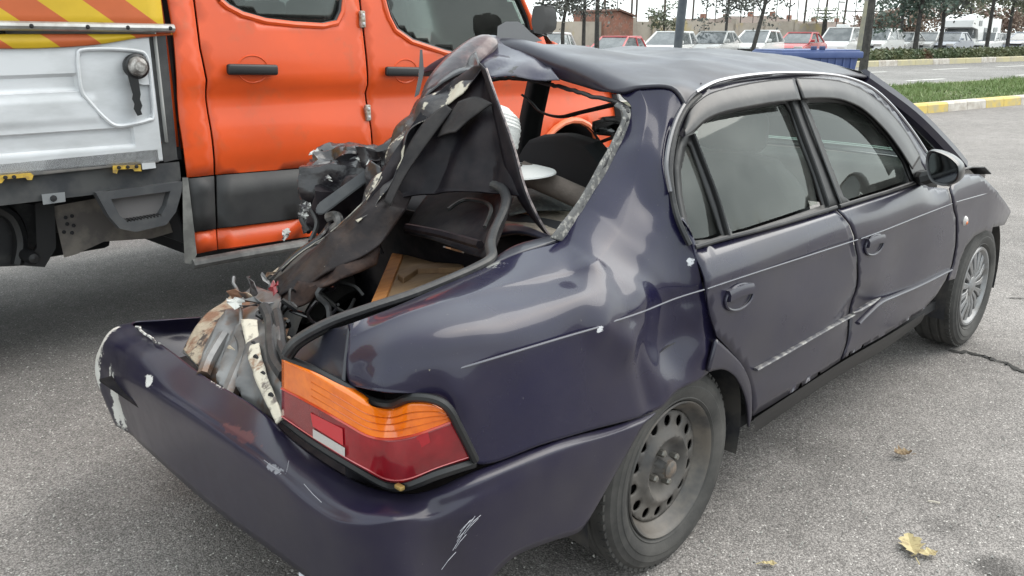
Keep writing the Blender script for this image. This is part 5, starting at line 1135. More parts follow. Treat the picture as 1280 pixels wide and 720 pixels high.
# crack in the asphalt
def crack(px, w_):
    pts = []; rr = random.Random(3)
    base = [PZ(u, v, .005) for u, v in px]
    pts = [p+Vector((rr.uniform(-1, 1), rr.uniform(-1, 1), 0))*.022 for p in spline(base, 7)]
    bm = bmesh.new(); vv = []
    for i, p in enumerate(pts):
        d = (pts[min(i+1, len(pts)-1)]-pts[max(0, i-1)]).normalized(); n_ = Vector((-d.y, d.x, 0)); k = w_*rr.uniform(.3, 1.2)*(1 if 0 < i < len(pts)-1 else .1)
        vv.append((bm.verts.new(p+n_*k), bm.verts.new(p-n_*k)))
    for a, b in zip(vv, vv[1:]): bm.faces.new((a[0], a[1], b[1], b[0]))
    tag(out('asphalt_crack', bm, mat('crack_tar', (.03, .028, .026), .9), smooth=False), kind='structure')
crack([(1188, 437), (1212, 441), (1240, 448), (1262, 457), (1300, 472)], .013)
crack([(1262, 372), (1300, 372)], .006)

# near kerb: concrete stones painted yellow and white in turn
KY = mat('yellow_kerb_paint', (.60, .44, .12), .8, col2=(.42, .36, .22), nscale=5, nlo=.42, nhi=.66, bump=.4, bscale=40)
KW = mat('white_kerb_paint', (.55, .51, .46), .8, col2=(.38, .33, .28), nscale=5, nlo=.42, nhi=.66, bump=.4, bscale=40)
k1, k2 = PZ(1157, 134, .05).dot(RD_), PZ(1213, 130.5, .05).dot(RD_); per = (k2-k1)
kerb = bpy.data.objects.new('kerb', None); COL.objects.link(kerb); tag(kerb, kind='structure')
def kerb_stone(s0, s1, n0, n1, h, m, parent):
    prof = [(n0, 0), (n0+.015, h-.03), (n0+.05, h), (n1-.01, h), (n1, h-.01), (n1, 0)]
    bm = bmesh.new(); a = [bm.verts.new(SN(s0, n, z)) for n, z in prof]; b = [bm.verts.new(SN(s1, n, z)) for n, z in prof]
    bm.faces.new(a); bm.faces.new(b[::-1])
    for i in range(len(prof)): bm.faces.new((a[i], b[i], b[(i+1) % len(prof)], a[(i+1) % len(prof)]))
    bmesh.ops.recalc_face_normals(bm, faces=bm.faces)
    return out('kerb_stone', bm, m, parent, smooth=False)
for i in range(-8, 10):
    s = k1+i*per; m_ = KW if i % 2 == 0 else KY
    ln = per if i % 2 == 0 else per
    for h in (0, .5): kerb_stone(s+h*ln+.006, s+(h+.5)*ln-.006, 6.6, 6.86, .17, m_, kerb)
# grass strip
GRASS = mat('grass_blade', (.12, .19, .05), .6, col2=(.19, .25, .09), nscale=1.8, nlo=.36, nhi=.60, col3=(.30, .29, .15), n3scale=4, n3lo=.6, n3hi=.7)
SOIL = mat('strip_soil', (.05, .06, .025), .9, col2=(.10, .085, .05), nscale=3)
gs0, gs1 = k1-8*per, k1+10*per
strip('grass_ground', gs0, gs1, 6.86, 10.45, .13, SOIL)
tag(out('verge_edge', box_bm((0, 0, 0), (1, 1, 1)), KW), kind='structure')
ve = bpy.data.objects['verge_edge']; ve.matrix_world = Matrix.Translation(SN((gs0+gs1)/2, 10.52, .07)) @ Matrix.Rotation(math.atan2(RD_.y, RD_.x), 4, 'Z') @ Matrix.Diagonal((gs1-gs0, .14, .15, 1))
rg = random.Random(2); V_, F_ = [], []
s_lo, s_hi = S(1010, 6.6), S(1330, 10.5)
for i in range(30000):
    s = rg.uniform(s_lo, min(gs1, s_hi)); n_ = rg.uniform(6.9, 10.45)
    hgt = rg.uniform(.03, .12)*(.7+1.5*max(0, noise.noise(Vector((s*.8, n_*.8, 0)))+.15)); wd = rg.uniform(.006, .014); a = rg.uniform(0, 6.28)
    p = SN(s, n_, .12); dx = Vector((math.cos(a), math.sin(a), 0))*wd; b = Vector((rg.gauss(0, .05), rg.gauss(0, .05), hgt)); q = len(V_)
    V_ += [p-dx, p+dx, p+b*.6+dx*.7, p+b]; F_ += [(q, q+1, q+2), (q, q+2, q+3)]
me = bpy.data.meshes.new('grass'); me.from_pydata(V_, [], F_); tag(link('grass', me, GRASS), kind='stuff')
# far kerb and the ground behind
fk = bpy.data.objects.new('kerb', None); COL.objects.link(fk); tag(fk, kind='structure')
KF = mat('pale_yellow_kerb', (.50, .44, .27), .8, col2=(.42, .38, .28), nscale=2, nlo=.45, nhi=.65)
s0 = S(640, 20.3)-6
for i in range(60): kerb_stone(s0+i*1.4+.01, s0+(i+1)*1.4-.01, 20.3, 20.6, .24, KF if i % 3 else KW, fk)
strip('parking_ground', -100, 260, 22.6, 40, .006, asphalt('lot_asphalt', (.24, .23, .22), (.4, .39, .37), 60))
LEAFH = mat('hedge_leaf', (.07, .10, .045), .55, col2=(.13, .14, .065), nscale=1.2, nlo=.4, nhi=.6, col3=(.14, .075, .045), n3scale=.5, n3lo=.58, n3hi=.66)
def leaf_cloud(rnd, pts, size, V=None, Fc=None):
    V = V if V is not None else []; Fc = Fc if Fc is not None else []
    for p in pts:
        a = Vector((rnd.gauss(0, 1), rnd.gauss(0, 1), rnd.gauss(0, .7))).normalized(); b = a.cross(Vector((rnd.gauss(0, 1), rnd.gauss(0, 1), rnd.gauss(0, 1)))).normalized()
        s = size*rnd.uniform(.6, 1.4); q = len(V)
        V += [p-a*s, p-b*s*.45, p+a*s, p+b*s*.45]; Fc += [(q, q+1, q+2, q+3)]
    return V, Fc
hed = []
h0, h1 = S(640, 21.3), S(1300, 21.3)
for i in range(16000):
    s = h0+(h1-h0)*rg.random(); f = rg.random(); top_ = .58+.07*noise.noise(Vector((s*.6, 0, 0)))
    n_ = 20.75+rg.random()*1.2; z = rg.uniform(.06, top_)
    if f < .4: n_ = 20.75+rg.gauss(0, .06)
    elif f < .75: z = top_+rg.gauss(0, .05)
    hed.append(SN(s, n_, z))
V_, F_ = leaf_cloud(rg, hed, .07)
q = len(V_)
cor = [SN(s, n_, z) for s in (h0, h1) for n_, z in ((20.8, .0), (20.8, .5), (21.9, .5), (21.9, .0))]
V_ += cor; F_ += [(q, q+4, q+5, q+1), (q+1, q+5, q+6, q+2), (q+2, q+6, q+7, q+3), (q, q+1, q+2, q+3), (q+4, q+7, q+6, q+5)]
me = bpy.data.meshes.new('hedge'); me.from_pydata([v-SN(h0, 21.3) for v in V_], [], F_)
tag(link('hedge', me, LEAFH, loc=SN(h0, 21.3)), 'low clipped green hedge behind the far kerb of the road', 'hedge')

# ---- trees
BARK = mat('bark', (.035, .033, .032), .9, col2=(.065, .06, .055), nscale=8, bump=.5, bscale=30)
def leafm(name, a, b): return mat(name, a, .6, col2=b, nscale=1.1, nlo=.38, nhi=.62)
LG = leafm('leaf_green', (.10, .12, .075), (.17, .18, .115)); LT = leafm('leaf_teal', (.07, .11, .09), (.13, .16, .125)); LR = leafm('leaf_rusty', (.20, .125, .10), (.24, .18, .13)); LD = leafm('leaf_dark', (.065, .072, .065), (.12, .12, .10))
def tree(u, n, h, r, cz_, trunk_r, lm, label, nleaf=900, lean=(0, 0), leaf=.13, group=None, seed=0, branches=7, name='tree', sq=1.0, name_c='tree', z0=0., clump=12):
    rr = random.Random(seed); base = G(u, n, z0); nleaf = int(nleaf*2.4); leaf *= .72; trunk_r *= .78 if seed < 30 else 1
    t = thing(name, base, label, name_c, group)
    tp = base+Vector((lean[0], lean[1], h)); pts = spline([base, base.lerp(tp, .4)+Vector((rr.uniform(-.08, .08), rr.uniform(-.08, .08), 0)), base.lerp(tp, .75)+Vector((rr.uniform(-.1, .1), rr.uniform(-.1, .1), 0)), tp], 4)
    bm = tube_bm(pts, [trunk_r*(1.15-.8*k/(len(pts)-1)) for k in range(len(pts))], 8)
    ends = []
    for k in range(branches):
        f = rr.uniform(.5, .95); st = base.lerp(tp, f); a = 6.28*k/branches+rr.uniform(-.4, .4)
        e = st+Vector((math.cos(a), math.sin(a), 0))*r*rr.uniform(.5, .9)+Vector((0, 0, rr.uniform(.1, .7)*r*sq))
        tube_bm(spline([st, st.lerp(e, .5)+Vector((0, 0, .1*r)), e], 3), [trunk_r*.4*(1-.8*q/6) for q in range(7)], 5, bm)
        ends += [e, st.lerp(e, .6)]
    out('trunk', bm, BARK, t)
    c0 = base+Vector((lean[0]*cz_/h, lean[1]*cz_/h, cz_)); pts = []
    cl = [c0+Vector((rr.gauss(0, .45)*r, rr.gauss(0, .45)*r, rr.gauss(0, .42)*r*sq)) for _ in range(clump)]+ends
    for i in range(nleaf):
        c = rr.choice(cl); q = c+Vector((rr.gauss(0, 1), rr.gauss(0, 1), rr.gauss(0, .8)))*r*.17; pts.append(q-base)
    V, Fc = leaf_cloud(rr, pts, leaf)
    me = bpy.data.meshes.new('crown'); me.from_pydata(V, [], Fc); link('crown', me, lm, t)
    return t
gb = 'small trees along the far lot'
tree(706, 23.5, 3.6, 1.3, 3.1, .10, LD, 'leafy dark tree just right of the orange truck mirror', 520, seed=1, group=gb, leaf=.11)
tree(730, 24.0, 3.8, 1.5, 3.5, .10, LD, 'broad leafy tree standing before the pale concrete wall', 620, seed=2, group=gb, leaf=.11)
tree(747, 25.5, 4.6, 1.0, 3.2, .13, LD, 'slim tree with ivy leaves left of the red brick shed', 320, seed=3, group=gb, leaf=.11)
tree(829, 31, 2.4, 1.0, 2.1, .08, LG, 'small round tree low over the wall, beside the dark post', 260, seed=4, group=gb, leaf=.12, lean=(.0, 0))
tree(938, 21.9, 4.2, 1.6, 3.2, .12, LD, 'leaning tree with drooping leaves before the small white car', 620, lean=(.75, -.6), seed=5, group=gb, leaf=.12)
tree(908, 27, 4.2, 1.7, 3.6, .10, LD, 'leafy tree behind the silver saloon in the lot', 620, seed=6, group=gb, leaf=.13)
tree(1146, 22.2, 4.8, 2.4, 4.0, .16, LT, 'teal green tree right of the leaning bare trunk', 1200, seed=7, group=gb, leaf=.17)
tree(1128, 30, 5.5, 2.4, 4.8, .14, LT, 'tall teal tree behind the white small van', 900, seed=8, group=gb, leaf=.2)
tree(1177, 22.6, 5.0, 2.2, 4.3, .14, LD, 'dark grey green tree left of the motorhome', 1100, seed=9, group=gb, leaf=.17)
tree(1236, 22.2, 5.8, 2.3, 5.2, .13, LD, 'dark tree whose trunk stands before the motorhome end', 1100, seed=10, group=gb, leaf=.17)
tree(1210, 36, 6.5, 3.4, 4.8, .16, LG, 'olive green tree rising behind the motorhome', 1300, seed=11, group=gb, leaf=.24)
tree(1262, 27, 6.0, 3.2, 4.4, .15, LG, 'olive tree at the right edge behind the white pickup', 1400, seed=12, group=gb, leaf=.2)
tree(1288, 23, 5.5, 2.2, 4.6, .15, LG, 'tree cut by the right edge of the view', 1000, seed=13, group=gb, leaf=.18)
for k, (u, n, r) in enumerate(((1135, 38, 2.0), (1182, 41, 2.6), (1250, 38, 2.6), (1275, 36, 2.4), (1102, 40, 1.6))):
    tree(u, n, 2.6, r, 2.0, .1, LR, ['rusty red bush behind the cars left of the motorhome', 'rusty red bush rising above the motorhome cab', 'rusty bush between the motorhome and the white pickup', 'rusty red bush at the far right behind the white car', 'low rusty bush behind the small white van'][k], 800, seed=20+k, leaf=.2, group='rusty bushes behind the lot', name='bush', name_c='bush', clump=16)
# the nearer tree and post on the grass strip
nt_ = tree(1083, 10.2, 5.2, 1.6, 5.0, .10, LT, 'slender leaning tree trunk on the grass strip beside the blue bin', 500, lean=(.28, .06), seed=31, leaf=.09, branches=9)
post = thing('lamp_post', G(844, 10.0), 'dark grey post rising behind the car roof', 'post')
pb_ = G(844, 10.0); pt_ = G(857, 10.0, 6.0)+Vector((.1, -.1, 0))
out('pole', tube_bm([pb_, pb_.lerp(pt_, .3), pt_], [.075, .085, .10], 12), mat('post_grey', (.045, .055, .07), .5, col2=(.07, .08, .09), nscale=5), post)
out('base_plate', lathe_bm([(0, .04), (.16, .04), (.16, 0)], pb_, 'Z', 16), MATS['post_grey'], post)
out('lamp_arm', tube_bm([pt_, pt_+Vector((.3, .9, .3)), pt_+Vector((.5, 1.6, .3))], .04, 8), MATS['post_grey'], post)
sp_ = thing('sign_post', G(1077, 22), 'yellowish grey pole with a blue sign at its top, before the white taxi van', 'sign')
a = G(1076, 22); b = G(1083, 22, 3.8)
out('pole', tube_bm([a, b], .16, 10), mat('yellow_grey_pole', (.30, .28, .20), .7, col2=(.22, .21, .18), nscale=3), sp_)
out('sign_plate', box_bm((0, 0, 0), (.06, 1.05, .75), .01), mat('blue_sign', (.06, .08, .2), .5), sp_).matrix_local = Matrix.Translation(b-a+Vector((-.1, 0, -.25))) @ Matrix.Rotation(R(25), 4, 'Z')
bpy.data.objects['sign_plate'].data.transform(Matrix.Translation(sp_.location))

# ---- wall, shed, court fence, houses
WALLM = mat('stained_concrete', (.42, .37, .31), .85, col2=(.30, .26, .22), nscale=.9, nlo=.4, nhi=.65, col3=(.42, .34, .18), n3scale=.35, n3lo=.56, n3hi=.62)
wall = thing('concrete_wall', G(690, 33), 'long pale concrete panel wall behind the parked cars', 'wall')
wu = [(688, 756), (790, 815), (815, 845), (845, 880), (880, 918), (918, 955), (955, 992), (992, 1030)]
for (u0, u1) in wu:
    p, q_ = G(u0, 33.0), G(u1, 33.0); d = q_-p
    bm = box_bm((0, 0, 0), (d.length-.06, .18, 2.15)); bmesh.ops.rotate(bm, cent=(0, 0, 0), matrix=Matrix.Rotation(math.atan2(d.y, d.x), 3, 'Z'), verts=bm.verts)
    bmesh.ops.translate(bm, verts=bm.verts, vec=(p+q_)/2+Vector((0, 0, .85+(.10 if u0 % 2 else 0)))); out('wall_panel', bm, WALLM, wall, smooth=False)
    out('wall_post', box_bm(p+Vector((0, 0, 1.0)), (.3, .3, 2.3)), WALLM, wall, smooth=False)
shed = thing('brick_shed', G(773, 34), 'low red brick shed with a sloping top above the wall', 'shed')
BR = mat('brick_red', (.30, .13, .09), .9, col2=(.22, .12, .09), nscale=4, col3=(.3, .2, .16), n3scale=9, n3lo=.55, n3hi=.65)
p, q_ = G(755, 32.7), G(791, 32.7)
out('wall', prism_bm([(0, -.2), (1, -.2), (1, 2.15), (.45, 2.45), (0, 2.35)], lambda a, z: p.lerp(q_, a)+Vector((0, 0, z)), lambda a, z: p.lerp(q_, a)+RN*2.5+Vector((0, 0, z))), BR, shed, smooth=False)
out('roof', prism_bm([(-.03, 2.37), (.45, 2.47), (1.03, 2.17), (1.03, 2.25), (.45, 2.56), (-.03, 2.46)], lambda a, z: p.lerp(q_, a)+RN*-.15+Vector((0, 0, z)), lambda a, z: p.lerp(q_, a)+RN*2.65+Vector((0, 0, z))), mat('dark_tile', (.16, .09, .07), .9), shed, smooth=False)
fence = thing('court_fence', G(850, 34.5), 'tall dark steel ball court fence of thin posts against the sky', 'fence')
STL = mat('dark_steel', (.05, .045, .042), .6, col2=(.1, .07, .055), nscale=4)
for (u, du, w_) in ((687, 0, .05), (726, 0, .04), (755, 0, .12), (771, 0, .05), (788, 1, .10), (794, 1, .10), (829, 1, .12), (864, 1.5, .10), (881, 1, .06), (893, 0, .05), (905, 1, .06), (924, 1, .06), (940, 0, .04), (968, 1, .05), (984, 1, .08), (995, 0, .05), (1003, 2, .12), (1019, 1.5, .06), (1028, 3, .12), (1044, 1, .05), (1052, 3, .12), (1066, 1, .05), (1088, 1, .05), (1100, 0, .05)):
    a = G(u, 34.5); b = G(u+du*1.6, 34.5, 6.2)
    out('post', tube_bm([a, b], w_*.62, 6), STL, fence)
for zz, ua, ub in ((2.75, 1050, 1100), (3.55, 1050, 1100), (5.0, 985, 1100), (3.3, 1046, 1052)):
    out('rail', tube_bm([G(ua, 34.5, zz), G(ub, 34.5, zz)], .045, 6), STL, fence)
HW_ = mat('house_wall', (.30, .27, .24), .9); HR = mat('red_roof_tile', (.17, .12, .10), .9, col2=(.12, .10, .085), nscale=2)
for k, (u, n, wd, hh) in enumerate(((868, 75, 9, 2.0), (895, 80, 11, 2.2), (925, 78, 12, 2.6), (955, 82, 10, 2.9), (975, 85, 12, 2.4), (1005, 80, 14, 1.9), (1035, 90, 14, 2.1), (1100, 85, 14, 2.3), (805, 70, 8, 1.4))):
    p = G(u, n); hh = hh*.72
    hs = thing('house', p, ['red roofed house behind the wall right of the dark post', 'red roofed house over the silver saloon', 'wider red roofed house left of the leaning tree', 'tallest red roofed house right of the leaning tree', 'red roofed house above the white hatchback', 'low long house above the red car', 'distant house left of the taxi van sign', 'distant house behind the small white van', 'lowest house left of the dark post'][k], 'house', 'houses beyond the wall')
    out('wall', box_bm(p+Vector((0, 0, hh/2)), (wd, 8, hh)), HW_, hs, smooth=False)
    bm = prism_bm([(-wd/2-.4, hh), (wd/2+.4, hh), (wd/2-2.5, hh+1.5), (-wd/2+2.5, hh+1.5)], lambda a, z: p+Vector((a, -4.3 if z < hh+.5 else -.3, z)), lambda a, z: p+Vector((a, 4.3 if z < hh+.5 else .3, z)))
    rf = out('roof', bm, HR, hs, smooth=False)
    out('chimney', box_bm(p+Vector((wd*.2, 0, hh+1.6)), (.6, .6, 1.0)), BR, rf, smooth=False)
    for j in (-1, 0, 1): out('window', box_bm(p+Vector((j*wd*.28, -4.0, hh*.55)), (1.2, .1, hh*.4)), DARK, hs, smooth=False)
palm = thing('palm_tree', G(1030, 32), 'small palm with drooping fronds above the white taxi van', 'tree')
pb0 = G(1030, 32); out('trunk', tube_bm([pb0, pb0+Vector((0, 0, 2.1))], [.2, .14], 8), BARK, palm)
for k in range(16):
    a = 6.28*k/16; e = Vector((math.cos(a), math.sin(a), 0)); ln = 1.15+.25*(k % 3); c = pb0+Vector((0, 0, 2.1)); up_ = .75 if k % 2 else .25
    ax = spline([c, c+e*ln*.5+Vector((0, 0, up_)), c+e*ln+Vector((0, 0, up_*.25-.2))], 5); sd_ = Vector((-e.y, e.x, 0))
    bm = bmesh.new()
    for i in range(1, len(ax)):
        wv = .34*math.sin(math.pi*(i/len(ax))**.7)
        for s in (-1, 1): bm.faces.new([bm.verts.new(q) for q in (ax[i-1], ax[i-1].lerp(ax[i], .5), ax[i]+sd_*s*wv+Vector((0, 0, -.12)))])
    out('frond', bm, LG, palm, smooth=False)

# ---- parked vehicles
CG = mat('parked_glass', (.06, .07, .075), .12, coat=.5, col2=(.14, .15, .155), nscale=1.5)
def carpaint(nm, c): return mat(nm, c, .3, coat=.5)
CW, CS, CRD, CB = carpaint('white_car_paint', (.72, .72, .71)), carpaint('silver_car_paint', (.40, .40, .39)), carpaint('red_car_paint', (.45, .045, .05)), carpaint('blue_grey_car_paint', (.33, .35, .40))
PROF = {
 'saloon': ([(-2.1, .35), (-2.15, .7), (-2.05, .92), (-1.45, .98), (1.0, .92), (1.9, .78), (2.12, .62), (2.14, .35)], [(-1.55, .96), (-.95, 1.40), (.05, 1.43), (1.02, .93)], 1.70),
 'hatch': ([(-1.95, .35), (-2.0, .8), (-1.9, 1.0), (.95, .95), (1.75, .82), (1.95, .62), (1.96, .35)], [(-1.9, .98), (-1.55, 1.45), (-.1, 1.50), (1.0, .94)], 1.68),
 'van': ([(-2.4, .35), (-2.45, 1.1), (1.35, 1.12), (2.15, .98), (2.35, .75), (2.38, .35)], [(-2.43, 1.1), (-2.3, 1.85), (.45, 1.88), (1.42, 1.1)], 1.88),
 'pickup': ([(-2.4, .4), (-2.4, 1.0), (-.6, 1.0), (1.2, 1.02), (2.2, .95), (2.45, .7), (2.45, .4)], [(-.7, 1.0), (-.55, 1.65), (.35, 1.68), (1.15, 1.0)], 1.75)}
def vehicle(kind, u, n, yaw, m, label, cat, z0=-.05, sc=1.0, name='parked_car', group='vehicles parked in the far lot', extra=None):
    p = G(u, n, z0); t = thing(name, p, label, cat, group, math.atan2(hz(u).y, hz(u).x)+R(163+(yaw-196)*.3)); t.scale = (sc, sc, sc)
    body, cab, W0 = PROF[kind]; h = W0/2
    bm = prism_bm(body, lambda x, z: Vector((x, -h+.03*abs(z-.7), z)), lambda x, z: Vector((x, h-.03*abs(z-.7), z)))
    bmesh.ops.bevel(bm, geom=bm.edges[:], offset=.06, segments=2, affect='EDGES')
    bo = out('body', bm, m, t, local=True, angle=50)
    zb = cab[0][1]; zt = max(z for _, z in cab)
    def ins(z): return .05+.17*max(0, (z-zb)/(zt-zb))
    bm = prism_bm(cab, lambda x, z: Vector((x, -h+ins(z), z)), lambda x, z: Vector((x, h-ins(z), z)))
    out('cabin_glass', bm, CG, t, local=True, smooth=False)
    (x0, z0_), (x1, z1), (x2, z2), (x3, z3) = cab
    rb = box_bm(((x1+x2)/2, 0, zt+.005), (abs(x2-x1)+.1, W0-.38, .07), .03); out('roof', rb, m, t, local=True)
    for s in (-1, 1):
        for (a, za), (b, zb_) in (((x3, z3), (x2, z2)), ((x0, z0_), (x1, z1)), (((x1+x2)/2-.1, zb), ((x1+x2)/2-.12, zt)), ((x1, z1), (x2, z2))):
            out('pillar', tube_bm([Vector((a, s*(h-ins(za)), za)), Vector((b, s*(h-ins(zb_)), zb_))], .045, 6), m, t, local=True)
        xf = body[-1][0]; out('headlight', box_bm((xf-.12, s*(h-.28), .70), (.16, .42, .15), .03), CLEARL, t, local=True)
        out('mirror', box_bm((x3-.15, s*(h+.08), zb+.08), (.12, .2, .14), .03), m, t, local=True)
        for xw in (body[0][0]+.75, body[-1][0]-.8):
            wl = out('wheel', lathe_bm([(0, .03), (.17, .02), (.2, .0), (.29, .0), (.31, .03), (.31, .2)], (xw, s*(h+.02), .31), 'Y', 20, sgn=-s), TYRE, t, local=True)
            out('rim', lathe_bm([(0, -.005), (.05, -.012), (.18, .0), (.185, .02)], (xw, s*(h+.02), .31), 'Y', 16, sgn=-s), SILVER, wl, local=True)
    xf = body[-1][0]
    out('grille', box_bm((xf-.0, 0, .62), (.05, .8, .14), .02), BLACKP, t, local=True); out('bumper', box_bm((xf-.02, 0, .42), (.12, W0-.1, .2), .05), m, t, local=True)
    out('number_plate', box_bm((xf+.05, 0, .44), (.02, .5, .11)), CW, t, local=True, smooth=False)
    if extra: extra(t, m)
    return t
def taxi(t, m): out('roof_sign', box_bm((.1, 0, 1.99), (.35, .75, .18), .05), CW, t, local=True); 
vehicle('hatch', 684, 26, 205, CW, 'white vehicle with an orange stripe half hidden by the truck mirror', 'van', sc=.95, name='parked_van', extra=lambda t, m: (out('orange_band', box_bm((1.5, 0, .9), (.9, 1.5, .1), .03), ORANGE, t, local=True)))
vehicle('hatch', 768, 26.5, 172, CRD, 'red hatchback whose roof shows above the wreck', 'car', sc=.95, z0=-.2)
vehicle('hatch', 836, 27, 186, CW, 'white hatchback behind the dark post', 'car', sc=.98)
vehicle('saloon', 893, 27, 192, CS, 'silver saloon beside the white hatchback', 'car', z0=.0)
vehicle('hatch', 946, 27.2, 192, CW, 'small white car behind the leaning tree', 'car', z0=-.02)
vehicle('saloon', 1001, 28, 195, CRD, 'red saloon left of the white taxi van', 'car', z0=-.05)
vehicle('van', 1054, 29, 196, CW, 'white taxi van with a sign on its roof', 'van', sc=.93, z0=-.1, name='parked_van', extra=taxi)
vehicle('hatch', 1099, 29, 196, CW, 'small white van with dark side glass beside the leaning tree trunk', 'van', sc=1.08, z0=-.05, name='parked_van')
vehicle('saloon', 1131, 30, 197, CS, 'silver car right of the small white van', 'car')
vehicle('saloon', 1161, 30, 197, CS, 'second silver car, under the teal tree', 'car')
vehicle('saloon', 1190, 29, 198, CB, 'blue grey saloon in front of the motorhome', 'car')
vehicle('pickup', 1237, 31, 198, CW, 'white pickup right of the motorhome', 'pickup', name='parked_pickup', sc=.85)
vehicle('saloon', 1258, 32, 200, CW, 'white saloon at the far right of the lot', 'car', sc=.95)
vehicle('saloon', 1283, 30, 200, CB, 'grey car cut by the right edge of the view', 'car')
mh = thing('motorhome', G(1210, 32, -.15), 'white motorhome with an overcab and dark windows', 'motorhome', 'vehicles parked in the far lot', math.atan2(hz(1210).y, hz(1210).x)+R(158))
out('body', prism_bm([(-2.9, .35), (-2.95, 2.45), (.6, 2.55), (1.0, 2.75), (1.9, 2.35), (2.0, 1.9), (1.0, 1.75), (.75, 1.1), (.75, .35)], lambda x, z: Vector((x, -1.05, z)), lambda x, z: Vector((x, 1.05, z))), CW, mh, local=True, smooth=False)
out('cab', prism_bm([(.7, .35), (.7, 1.15), (1.75, 1.1), (2.35, .95), (2.5, .6), (2.5, .35)], lambda x, z: Vector((x, -.95, z)), lambda x, z: Vector((x, .95, z))), CW, mh, local=True, smooth=False)
out('windscreen', prism_bm([(.9, 1.1), (1.05, 1.78), (1.35, 1.78), (1.75, 1.1)], lambda x, z: Vector((x, -.9, z)), lambda x, z: Vector((x, .9, z))), CG, mh, local=True, smooth=False)
for x, z, a, b in ((-2.0, 1.6, .7, .55), (-.3, 1.45, .5, .8), (.7, 2.15, .5, .35), (-1.0, 2.1, .4, .3)):
    out('window', box_bm((x, 1.06, z), (a, .04, b), .01), CG, mh, local=True, smooth=False); out('window', box_bm((x, -1.06, z), (a, .04, b), .01), CG, mh, local=True, smooth=False)
for s in (-1, 1):
    out('headlight', box_bm((2.48, s*.7, .7), (.06, .35, .18), .02), CLEARL, mh, local=True)
    for x in (-1.8, 1.7): out('wheel', lathe_bm([(0, .02), (.2, .0), (.32, .0), (.34, .04), (.34, .2)], (x, s*1.0, .34), 'Y', 20, sgn=-s), TYRE, mh, local=True)
out('stripe', box_bm((-1.1, 0, .98), (3.6, 2.13, .10)), mat('grey_stripe', (.25, .26, .3), .5), mh, local=True, smooth=False)

# ---- blue waste bin
bc = PZ(1008, 62, 1.16); bin_ = thing('waste_bin', (bc.x, bc.y, 0), 'large blue plastic waste bin behind the car by the road', 'waste bin', None, R(-36))
BLUE = mat('blue_plastic', (.045, .075, .20), .5, col2=(.075, .11, .25), nscale=3, nlo=.4, nhi=.7)
def frustum(c, a, b, h):
    bm = bmesh.new(); q = [bm.verts.new(Vector(c)+Vector((sx_*a[0]/2, sy*a[1]/2, 0))) for sx_, sy in ((-1, -1), (1, -1), (1, 1), (-1, 1))]; w2 = [bm.verts.new(Vector(c)+Vector((sx_*b[0]/2, sy*b[1]/2, h))) for sx_, sy in ((-1, -1), (1, -1), (1, 1), (-1, 1))]
    bm.faces.new(q[::-1]); bm.faces.new(w2)
    for i in range(4): bm.faces.new((q[i], q[(i+1) % 4], w2[(i+1) % 4], w2[i]))
    return bm
out('tub', frustum((0, 0, .18), (1.0, .78), (1.22, .98), .88), BLUE, bin_, local=True, smooth=False)
out('rim', box_bm((0, 0, 1.09), (1.34, 1.08, .10), .02), BLUE, bin_, local=True)
out('lid', box_bm((0, .02, 1.15), (1.28, 1.0, .03), .01), BLUE, bin_, local=True)
for k in range(9): out('tub_rib', box_bm((-.5+.125*k, -.475, .98), (.03, .05, .2), .005), BLUE, bin_, local=True, smooth=False)
for x in (-.12, .02): out('lid_handle', box_bm((x, -.45, 1.19), (.08, .06, .06), .01), mat('dark_blue', (.03, .05, .13), .5), bin_, local=True)
for x in (-.42, .42):
    for y in (-.32, .32): out('castor', lathe_bm([(0, -.03), (.08, -.03), (.09, -.02), (.09, .02), (.08, .03), (0, .03)], (x, y, .09), 'Y', 16), BLACKP, bin_, local=True)

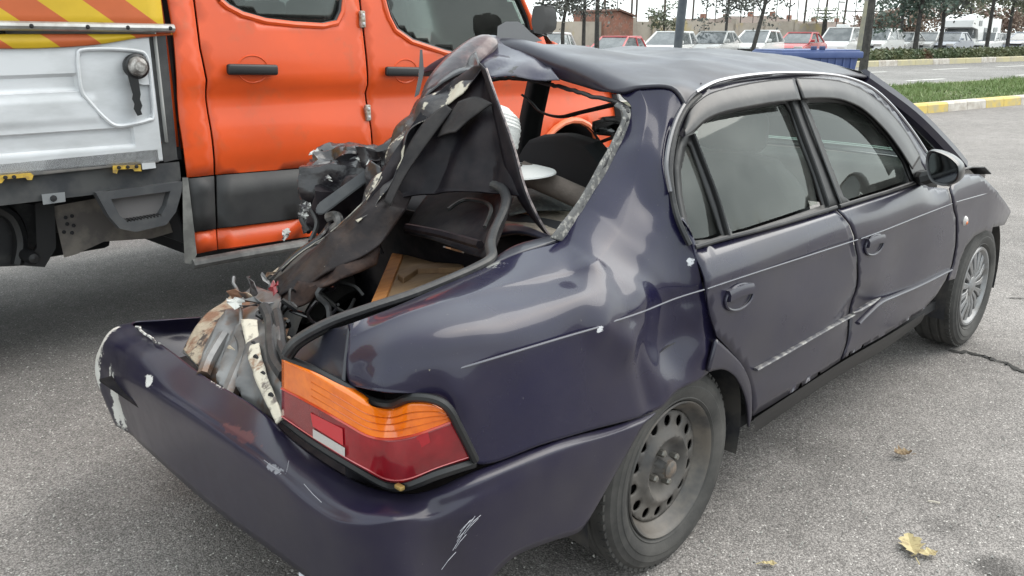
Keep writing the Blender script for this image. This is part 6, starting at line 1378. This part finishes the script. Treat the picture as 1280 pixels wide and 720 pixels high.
# ---- fallen leaves and a twig
def leaf(u, v, ln, wd, rz, m, label, curl=.25, lobes=5, seed=0, name='fallen_leaf', cat='leaf'):
    rr = random.Random(seed); c = PZ(u, v, .006); bm = bmesh.new(); N_ = 14; mid = []; L_, R__ = [], []
    for i in range(N_+1):
        f = i/N_; wv = wd*math.sin(math.pi*f**.8)*(1+.35*math.sin(f*lobes*6.28+seed))*.5*rr.uniform(.85, 1.15); x = ln*(f-.5); z = .004+curl*ln*((f-.5)**2)+rr.uniform(0, .003)
        mid.append(bm.verts.new((x, 0, z))); L_.append(bm.verts.new((x, wv, z+.35*wv*curl*3))); R__.append(bm.verts.new((x, -wv, z+.3*wv*curl*2)))
    for i in range(N_):
        bm.faces.new((mid[i], mid[i+1], L_[i+1], L_[i])); bm.faces.new((R__[i], R__[i+1], mid[i+1], mid[i]))
    tube_bm([Vector((ln*.48, 0, .006)), Vector((ln*.75, .004, .004))], .0014, 5, bm)
    bmesh.ops.rotate(bm, cent=(0, 0, 0), matrix=Matrix.Rotation(R(rz), 3, 'Z'), verts=bm.verts)
    me = bpy.data.meshes.new(name); bm.to_mesh(me); bm.free(); tag(link(name, me, m, loc=c), label, cat, 'fallen leaves on the asphalt')
YL = mat('yellow_leaf', (.46, .38, .20), .7, col2=(.30, .23, .12), nscale=60, nlo=.5, nhi=.65); BL = mat('brown_leaf', (.3, .22, .13), .8, col2=(.14, .09, .05), nscale=70)
leaf(1139, 686, .11, .06, 212, YL, 'larger dry yellow leaf at the lower right, pointing away', .45, 4, 1)
leaf(1158, 694, .065, .036, 140, YL, 'smaller yellow leaf touching the larger yellow leaf', .35, 3, 2)
leaf(1128, 570, .068, .04, -40, BL, 'curled brown leaf out on the open asphalt', .8, 4, 3)
leaf(961, 706, .048, .02, 130, YL, 'small pale yellow leaf near the lower edge, right of the rear wheel', .2, 2, 4)
bm = tube_bm([PZ(1160, 626, .006), PZ(1168, 627, .007), PZ(1175, 629, .006)], .0028, 6)
tag(out('twig', bm, mat('pale_twig', (.5, .45, .38), .7)), 'short pale twig on the asphalt above the yellow leaves', 'twig')
# loose grit
rg = random.Random(9); V_, F_ = [], []
for i in range(900):
    p = PZ(rg.uniform(0, 1280), rg.uniform(330, 730), .003); s = rg.uniform(.002, .0055); q = len(V_)
    V_ += [p+Vector((s*rg.uniform(.6, 1.3), 0, 0)), p+Vector((-s*.6, s*.9, 0)), p+Vector((-s*.6, -s*rg.uniform(.6, 1.2), 0)), p+Vector((0, 0, s*1.1))]; F_ += [(q, q+1, q+3), (q+1, q+2, q+3), (q+2, q, q+3)]
me = bpy.data.meshes.new('grit'); me.from_pydata(V_, [], F_); tag(link('grit', me, mat('pale_grit', (.45, .43, .4), .8)), kind='stuff')
